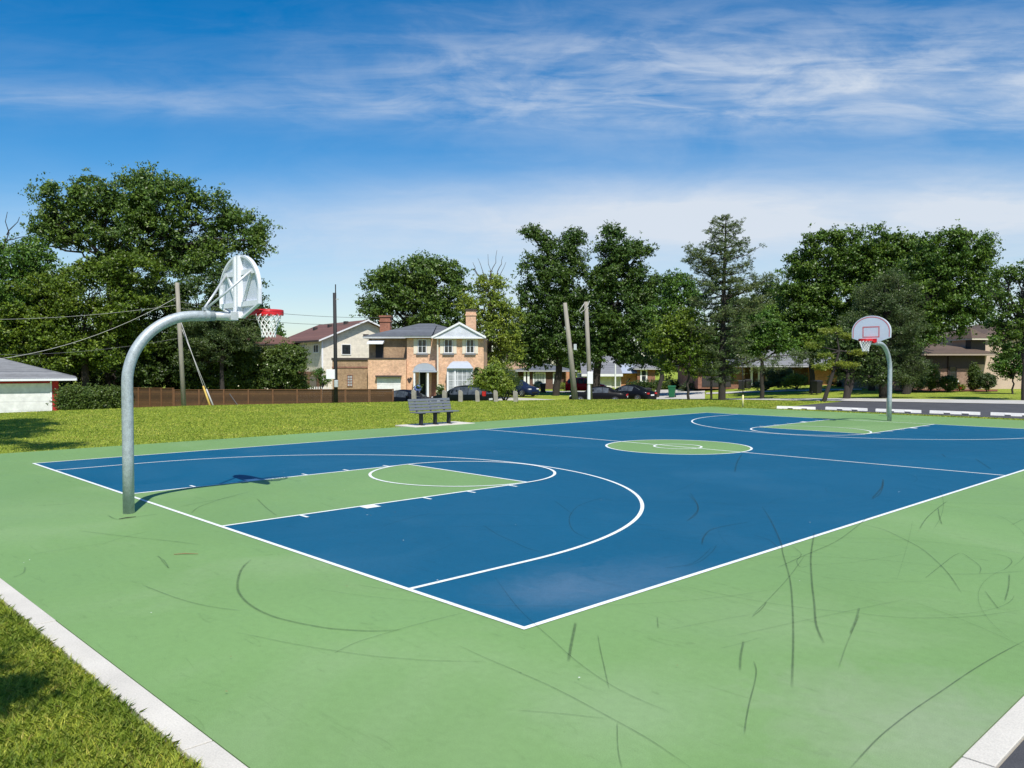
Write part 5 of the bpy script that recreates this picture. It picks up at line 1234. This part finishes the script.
MB().tube([top + Vector((-.1, -.1, -.1)), top + Vector((-.42, -.12, -.55)), top + Vector((-.35, -.12, -.68)), top + Vector((-.1, -.14, -.5)), top + Vector((.12, -.1, -.2)), top + Vector((.2, -.1, .05))], .025, 6).build('cable_loop', M['cable_pale'], t, True)
MB().tube([(-.12, -.2, .0), (-.12, -.2, 1.0)], .10, 10).build('conduit', M['trim_white'], t); MB().box(-.22, .12, -.32, -.15, .95, 1.7).build('meter_box', M['trim_white'], t, bevel=.02)
def wire(label, a, b, sag, r, mat):
    P = []
    for i in range(15):
        u = i / 14; q = a.lerp(b, u); q.z -= sag * 4 * u * (1 - u); P.append(q)
    o = MB().tube(P, r, 5).build('overhead_wire', M[mat], None, True); tag(o, label, 'wire', 'overhead wires')
pT = wires_from(178.4, 297, 50)
wire('pale thick cable sagging from the wooden pole down over the garage roof', wires_from(-60, 363, 46), pT, 1.0, .016, 'cable_pale')
wire('thin wire running left from high on the wooden pole through the trees', wires_from(-80, 318, 52), wires_from(178.6, 305, 50), .4, .010, 'cable_pale')
wire('lower thin wire from the wooden pole towards the far left trees', wires_from(-60, 352, 52), wires_from(180, 338, 50), .5, .010, 'cable')
wire('upper wire crossing the sky right of the near rim', wires_from(179, 302, 50.2), wires_from(420, 316, 84), .5, .016, 'cable')
wire('lower wire crossing the sky right of the near rim', wires_from(179, 308, 50.2), wires_from(378, 322, 72), .55, .016, 'cable')

# ------------------------------------------------------------------ bollards along the crest
proto = None
BL = [(414, 390, 'left of the bench top, in front of the black car'), (444.5, 390.5, 'between the two parked dark cars'), (460.6, 390.3, 'in front of the middle of the dark estate car'), (477.6, 390.3, 'in front of the rear of the dark estate car'), (496, 390.3, 'under the small bright bushy tree'), (515.8, 391, 'farthest right, left of the navy car front')]
for i, (px, py, w) in enumerate(BL):
    d = 46.5; p = at3(px, d); hh = hz(py, d) - p.z
    if proto is None:
        proto = MB().prism([(-.12, -.2), (.12, -.2), (.12, .62), (.05, .74), (-.08, .78), (-.12, .70)], -.1, .1).build('bollard', M['post_wood'], bevel=.012); o = proto
    else: o = proto.copy(); COL.objects.link(o)
    o.location = p; o.rotation_euler = (0, random.uniform(-.05, .05), VIEW + random.uniform(-.3, .3)); o.scale = (1, 1, hh / .76)
    tag(o, 'grey timber bollard ' + w, 'bollard', 'timber bollards along the lawn edge')

# ------------------------------------------------------------------ cars
def car(name, label, px, d, rz, paint, kind='sedan', cat='car'):
    x, y = at(px, d); t = thing(name, label, cat, (x, y, gz(x, y) + .012), VIEW + rz, 'cars parked along the street')
    # stations along x (front = +x): (x, half width, z shoulder, z roof, roof half width)
    if kind == 'sedan':
        S = [(-2.32, .70, .62, .62, .60), (-2.25, .82, .86, .90, .72), (-1.75, .88, .94, .99, .74), (-1.45, .89, .95, 1.06, .68), (-.85, .90, .94, 1.38, .60), (-.35, .90, .93, 1.45, .60), (.25, .90, .92, 1.43, .60), (.55, .90, .92, 1.33, .60), (1.2, .90, .92, .97, .70), (1.5, .89, .88, .92, .72), (2.05, .85, .76, .80, .68), (2.30, .74, .62, .66, .58), (2.38, .60, .52, .54, .5)]
        gl = (3, 8); rear = (3, 4); front = (7, 8)
    else:
        S = [(-2.28, .76, .72, .74, .66), (-2.22, .86, 1.0, 1.06, .72), (-1.98, .90, 1.02, 1.50, .64), (-1.60, .91, 1.02, 1.63, .65), (-.85, .92, 1.01, 1.68, .66), (-.2, .92, 1.0, 1.68, .66), (.4, .92, .99, 1.60, .65), (.65, .92, .99, 1.48, .64), (1.25, .91, .99, 1.06, .72), (1.6, .90, .96, 1.0, .74), (2.05, .87, .86, .90, .70), (2.28, .76, .66, .72, .6), (2.36, .62, .54, .56, .5)]
        gl = (1, 8); rear = (1, 2); front = (7, 8)
    zb = .22; V = []; n = 11
    for (xx, w, zs, zr, wr) in S:
        h = zr - zs
        half = [(w * .86, zb), (w * .985, zb + .14), (w, zb + (zs - zb) * .62), (w * .965, zs), (wr * 1.0 if h > .15 else wr * 1.05, zs + h * .86 if h > .15 else zs + h * .6), (wr * .55, zr)]
        ring = [(-a, z) for a, z in half] + [(0, zr + .012)] + [(a, z) for a, z in reversed(half)]
        V += [(xx, a, z) for a, z in ring]
    n = 13; F = []
    for i in range(len(S) - 1):
        for k in range(n - 1): F.append((i * n + k, i * n + k + 1, (i + 1) * n + k + 1, (i + 1) * n + k))
    F.append(tuple(range(n))); F.append(tuple(reversed(range((len(S) - 1) * n, len(S) * n))))
    mb = MB(); mb.v = V; mb.f = F; body = mb.build('body', M[paint], t, True)
    body.data.polygons[-1].use_smooth = False; body.data.polygons[-2].use_smooth = False
    def patch(i0, i1, k0, k1, nm, mat, off=.012, ins=.08):
        q = [Vector(V[i0 * n + k0]), Vector(V[i1 * n + k0]), Vector(V[i1 * n + k1]), Vector(V[i0 * n + k1])]
        c = sum(q, Vector()) / 4; nr = (q[1] - q[0]).cross(q[3] - q[0]).normalized()
        if nr.dot(c - Vector((0, 0, .7))) < 0: nr = -nr
        q = [p + (c - p) * ins + nr * off for p in q]
        q2 = [p - nr * .008 for p in q]
        return MB().add(q + q2, [(0, 1, 2, 3), (0, 4, 5, 1), (1, 5, 6, 2), (2, 6, 7, 3), (3, 7, 4, 0)]).build(nm, M[mat], t)
    for k0, k1 in ((3, 4), (9, 8)):
        for i in range(gl[0] + 1, gl[1] - 1): patch(i, i + 1, k0, k1, 'side_window', 'car_glass', .012, .06)
    for (i0, i1), nm in ((rear, 'rear_window'), (front, 'windscreen')):
        q = [Vector(V[i0 * n + 4]), Vector(V[i0 * n + 8]), Vector(V[i1 * n + 8]), Vector(V[i1 * n + 4])]; c = sum(q, Vector()) / 4
        s = -1 if nm == 'rear_window' else 1
        q = [p + (c - p) * .07 + Vector((s * .012, 0, .022)) for p in q]
        MB().add(q + [p - Vector((s * .01, 0, .01)) for p in q], [(0, 1, 2, 3), (0, 4, 5, 1), (1, 5, 6, 2), (2, 6, 7, 3), (3, 7, 4, 0)]).build(nm, M['car_glass'], t)
    wr_ = .33 if kind == 'sedan' else .37
    for wx in (-1.38, 1.42):
        for s in (-1, 1):
            w = MB(); prof = [(.0, -.1), (wr_ * .62, -.1), (wr_ * .93, -.105), (wr_, -.08), (wr_, .08), (wr_ * .93, .105), (wr_ * .62, .1), (0, .1)]; w.lathe(prof, 22)
            wo = w.build('wheel', M['tyre'], t, True); wo.rotation_euler = (pi / 2, 0, 0); wo.location = (wx, s * .80, wr_)
            rm = MB().lathe([(0, .108), (.06, .112), (.08, .106)], 20)
            for q in range(5):
                a = 2 * pi * q / 5; rm.box(.05, wr_ * .6, -.03, .03, .100, .110, Matrix.Rotation(a, 3, 'Z'))
            rm.lathe([(wr_ * .56, .104), (wr_ * .58, .112), (wr_ * .64, .108)], 22)
            ro = rm.build('rim', M['alloy'], wo); 
            if s > 0: ro.rotation_euler = (pi, 0, 0)
            ar = MB(); 
    for s in (-1, 1):
        zf = S[-3][2]
        MB().box(2.12, 2.30, s * .58 - .16, s * .58 + .16, zf - .17, zf - .05).build('headlight', M['lamp_clear'], t, bevel=.03)
        zr = S[1][2]
        if kind == 'sedan': MB().box(-2.32, -2.20, s * .62 - .17, s * .62 + .17, zr - .17, zr - .03).build('tail_light', M['lamp_red'], t, bevel=.02)
        else: MB().box(-2.26, -2.02, s * .76 - .10, s * .76 + .10, zr - .08, zr + .28).build('tail_light', M['lamp_red'], t, bevel=.02)
        MB().box(.62, .80, s * .98 - .09, s * .98 + .09, S[7][2] + .02, S[7][2] + .16).build('mirror', M[paint], t, bevel=.03)
    MB().box(-2.335, -2.30, -.26, .26, .56 if kind == 'sedan' else .62, .68 if kind == 'sedan' else .75).build('number_plate', M['trim_white'], t)
    MB().box(2.36, 2.405, -.4, .4, .36, .48).build('grille', M['black_metal'], t)
    return t
car('parked_car', 'black saloon at the end of the wooden fence, its headlight behind a bollard', 407, 57.5, radians(-28), 'car_black2')
car('parked_car', 'dark estate car with red tail light parked before the bay window', 463, 60.5, radians(155), 'car_green', 'suv')
car('parked_car', 'navy car half hidden by the lime green tree, facing right', 517, 82, radians(-42), 'car_blue', 'suv')
car('parked_car', 'red car on the drive behind the two leaning poles', 586, 92, radians(-10), 'car_red', 'suv')
car('parked_car', 'black saloon parked on the street behind the upright pole', 599, 66, radians(168), 'car_black')
car('parked_car', 'blue black car partly hidden by the black saloon, next to the dark bin', 629, 70, radians(140), 'car_black2')

# ------------------------------------------------------------------ bins
def wheelie(label, px, d, mat, h=1.08, group='wheeled bins by the street'):
    p = at3(px, d, .012); t = thing('wheeled_bin', label, 'bin', p, VIEW + random.uniform(-.5, .5), group)
    V = [(-.24, -.26, .06), (.24, -.26, .06), (.24, .26, .06), (-.24, .26, .06), (-.30, -.34, h - .1), (.30, -.34, h - .1), (.30, .34, h - .1), (-.30, .34, h - .1)]
    MB().add(V, [(3, 2, 1, 0), (0, 1, 5, 4), (1, 2, 6, 5), (2, 3, 7, 6), (3, 0, 4, 7), (4, 5, 6, 7)]).build('tub', M[mat], t, bevel=.03)
    MB().prism([(-.36, h - .095), (.38, h - .095), (.36, h - .02), (.05, h + .02), (-.34, h - .03)], -.33, .33, 'x').build('lid', M[mat], t, bevel=.015)
    MB().tube([(-.25, .43, h - .13), (.25, .43, h - .13)], .02, 8).build('handle', M[mat], t)
    for s in (-1, 1): MB().tube([(s * .24, .27, .12), (s * .31, .27, .12)], .12, 14).build('wheel', M['tyre'], t)
wheelie('dark wheeled bin beside the white hydrangea', 543, 90, 'bin_dark'); wheelie('dark wheeled bin right of the parked blue black car', 646.5, 72, 'bin_dark')
wheelie('green wheeled bin on the drive left of the small maple', 672, 74, 'bin_green'); wheelie('dark wheeled bin behind the thin marker post', 741.5, 78, 'bin_dark', .95); wheelie('dark wheeled bin just right of the thin marker post', 747.5, 79, 'bin_dark', .95)
wheelie('dark wheeled bin at the foot of the leaning dwarf pine', 817, 64, 'bin_dark')

# ------------------------------------------------------------------ grass
def grass():
    R = np.random.default_rng(99)
    def zone(name, n, xr, yr, hl, w, keep=None):
        x = R.uniform(*xr, n); y = R.uniform(*yr, n)
        if keep is not None: k = keep(x, y); x, y = x[k], y[k]
        n = len(x); z = np.array([gz(a, b) for a, b in zip(x, y)]) - .025 if xr[0] < -12 else np.full(n, -.012)
        a = R.uniform(0, 2 * pi, n); l = hl * R.uniform(.45, 1.1, n); ln = R.uniform(.4, 1.5, n) * l; b = a + R.uniform(-1.2, 1.2, n) + pi / 2
        P = np.stack([x, y, z], 1); S = np.stack([np.cos(a), np.sin(a), 0 * a], 1) * (w * R.uniform(.6, 1.3, n))[:, None]
        B = np.stack([np.cos(b), np.sin(b), 0 * b], 1) * ln[:, None]; U = np.stack([0 * a, 0 * a, l], 1)
        mid = P + B * .35 + U * .62; tip = P + B + U * .95
        V = np.stack([P - S, P + S, mid + S * .8, tip, mid - S * .8], 1).reshape(-1, 3)
        o = fast_mesh(name, V, 5, M['blades']); struct(o, 'stuff'); return o
    zone('grass', 210000, (1.5, 9.2), (-5.6, -2.84), .052, .0023, lambda x, y: y < -2.934 + (x - 2.8) * .0112 - .03 * np.abs(np.sin(x * 9)) * R.random(len(x)))
    zone('grass', 60000, (-10.4, 11), (-8.5, -2.83), .06, .006, lambda x, y: ((x < 1.6) | (x > 9.1) | (y < -5.5)) & (y < -2.95 + (x - 2.8) * .0112))
    zone('grass', 170000, (-30, -10.38), (-6, 30), .042, .009, lambda x, y: ~((x > -11.02) & (y > 11.95) & (y < 14.75)))
    zone('grass', 34000, (-24, 8), (30.92, 33), .05, .012, lambda x, y: (y < 31.88) | (x < -9.5))
    zone('grass', 80000, (-26, -8), (30, 46), .045, .014, lambda x, y: (512 + FPX * ((x - CX) * RH[0] + (y - CY) * RH[1]) / ((x - CX) * FH[0] + (y - CY) * FH[1]) < 766 + (((x - CX) * FH[0] + (y - CY) * FH[1]) - 40) * 10) & ~((y - 33) > (x + 26) * .9 + 4))
grass()

# ------------------------------------------------------------------ sky, sun, camera
SUN = Vector((.6, -.34, 1)).normalized()
el = math.asin(SUN.z); az = atan2(SUN.x, SUN.y)
w = bpy.data.worlds.new('World'); scene.world = w; w.use_nodes = True; nt = w.node_tree; nt.nodes.clear()
wo = nd(nt, 'ShaderNodeOutputWorld'); bg = nd(nt, 'ShaderNodeBackground', i_Strength=0.10); nt.links.new(bg.outputs[0], wo.inputs[0])
sky = nd(nt, 'ShaderNodeTexSky', sky_type='NISHITA', sun_disc=False, sun_elevation=el, sun_rotation=az, altitude=200, air_density=1.0, dust_density=0.6, ozone_density=2.2)
hs = nd(nt, 'ShaderNodeHueSaturation', i_Saturation=1.53, i_Value=1.16); nt.links.new(sky.outputs[0], hs.inputs['Color'])
tc = nd(nt, 'ShaderNodeTexCoord')
def dot(v):
    n = nd(nt, 'ShaderNodeVectorMath', operation='DOT_PRODUCT'); nt.links.new(tc.outputs['Generated'], n.inputs[0]); n.inputs[1].default_value = v; return n.outputs['Value']
def mth(op, a, b=None, c=None):
    n = nd(nt, 'ShaderNodeMath', operation=op)
    for i, v in enumerate((a, b, c)):
        if v is None: continue
        if isinstance(v, (int, float)): n.inputs[i].default_value = v
        else: nt.links.new(v, n.inputs[i])
    return n.outputs[0]
# azimuth measured from the north-west, elevation from the horizon
A = mth('ARCTAN2', dot((RH[0], RH[1], 0)), dot((FH[0], FH[1], 0))); fwd = dot((FH[0], FH[1], 0)); Z = mth('ARCTAN2', dot((0, 0, 1)), mth('SQRT', mth('MULTIPLY_ADD', fwd, fwd, .03)))   # straight banks of high cloud running south-west to north-east
cb = nd(nt, 'ShaderNodeCombineXYZ'); nt.links.new(A, cb.inputs[0]); nt.links.new(Z, cb.inputs[1])
def cloud(scale, rot, sc, det, dist, lo, hi):
    mp = nd(nt, 'ShaderNodeMapping', i_Scale=scale); mp.inputs['Rotation'].default_value = (0, 0, rot); nt.links.new(cb.outputs[0], mp.inputs[0])
    n = noise(nt, mp.outputs[0], sc, det, .62, dist); r = nd(nt, 'ShaderNodeMapRange', interpolation_type='SMOOTHSTEP'); nt.links.new(n, r.inputs[0]); r.inputs[1].default_value = lo; r.inputs[2].default_value = hi; return r.outputs[0]
def band(c0, slope, wd, k0, k1, lo_az, hi_az):
    """soft band of high cloud: elevation centre c0 (deg) with slope per radian of azimuth, density growing from lo_az to hi_az"""
    c = mth('MULTIPLY_ADD', A, slope, radians(c0)); e = mth('DIVIDE', mth('SUBTRACT', Z, c), radians(wd)); g = mth('EXPONENT', mth('MULTIPLY', mth('MULTIPLY', e, e), -1.0))
    r = nd(nt, 'ShaderNodeMapRange', interpolation_type='SMOOTHSTEP'); nt.links.new(A, r.inputs[0]); r.inputs[1].default_value = lo_az; r.inputs[2].default_value = hi_az; r.inputs[3].default_value = k0; r.inputs[4].default_value = k1
    return mth('MULTIPLY', g, r.outputs[0])
n1 = cloud((1.6, 12, 1), .04, 1.5, 9, .25, .30, .72); n2 = cloud((2.6, 6, 1), -.35, 2.2, 10, .5, .34, .74); n3 = cloud((.9, 9, 1), .03, 1.0, 7, .15, .25, .68)
n4 = cloud((1.8, 30, 1), .05, 1.7, 9, .5, .34, .70); n5 = cloud((3.2, 16, 1), .22, 2.4, 11, .7, .38, .68)
tex = mth('ADD', mth('ADD', mth('MULTIPLY', n1, .32), mth('MULTIPLY', n2, .34)), mth('ADD', mth('MULTIPLY', n4, .20), mth('MULTIPLY', n5, .34)))
b1 = mth('MULTIPLY', band(18.9, .0, 3.0, .08, .86, -.45, .25), mth('ADD', mth('MULTIPLY', tex, 1.15), -.04))
b1b = mth('MULTIPLY', band(16.9, -.02, .9, .40, .30, -.7, .1), mth('ADD', mth('MULTIPLY', tex, .95), .05))
b2 = mth('MULTIPLY', band(9.9, .02, 2.4, .22, 1.05, -.56, .36), mth('ADD', mth('MULTIPLY', n3, .28), mth('ADD', mth('MULTIPLY', tex, .34), .42)))
b3 = mth('MULTIPLY', band(5.0, .0, 4.2, .48, .80, -.56, .0), mth('ADD', mth('MULTIPLY', tex, .35), mth('ADD', mth('MULTIPLY', n3, .25), .42)))
b4 = mth('ADD', mth('MULTIPLY', band(23, .0, 4, .02, .10, -.4, .5), mth('ADD', mth('MULTIPLY', n2, .6), mth('MULTIPLY', n5, .5))), mth('MULTIPLY', band(12.5, .0, 4.5, .05, .16, -.5, .3), mth('ADD', mth('MULTIPLY', n2, .6), .4)))
cover = mth('MINIMUM', mth('ADD', mth('ADD', mth('ADD', b1, b1b), mth('ADD', b2, b3)), b4), .95)
cl = mixc(nt, hs.outputs[0], (6.2, 6.75, 7.5), cover)
nt.links.new(cl, bg.inputs['Color'])

sun = bpy.data.lights.new('sun', 'SUN'); sun.energy = 5.0; sun.angle = radians(.53); sun.color = (1, .955, .88)
so = bpy.data.objects.new('sun', sun); COL.objects.link(so); so.rotation_euler = SUN.to_track_quat('Z', 'Y').to_euler(); so.location = (20, -15, 40)

cam = bpy.data.cameras.new('camera'); cam.sensor_width = 36; cam.lens = FPX / 1024 * 36; cam.clip_end = 3000; cam.clip_start = .05
co = bpy.data.objects.new('camera', cam); COL.objects.link(co); co.location = (CX, CY, CH); co.rotation_euler = (pi / 2 - PITCH, 0, -YAW)
scene.camera = co
vs = scene.view_settings; vs.view_transform = 'Standard'; vs.look = 'None'; vs.exposure = 0.2; vs.gamma = 1; vs.use_curve_mapping = False
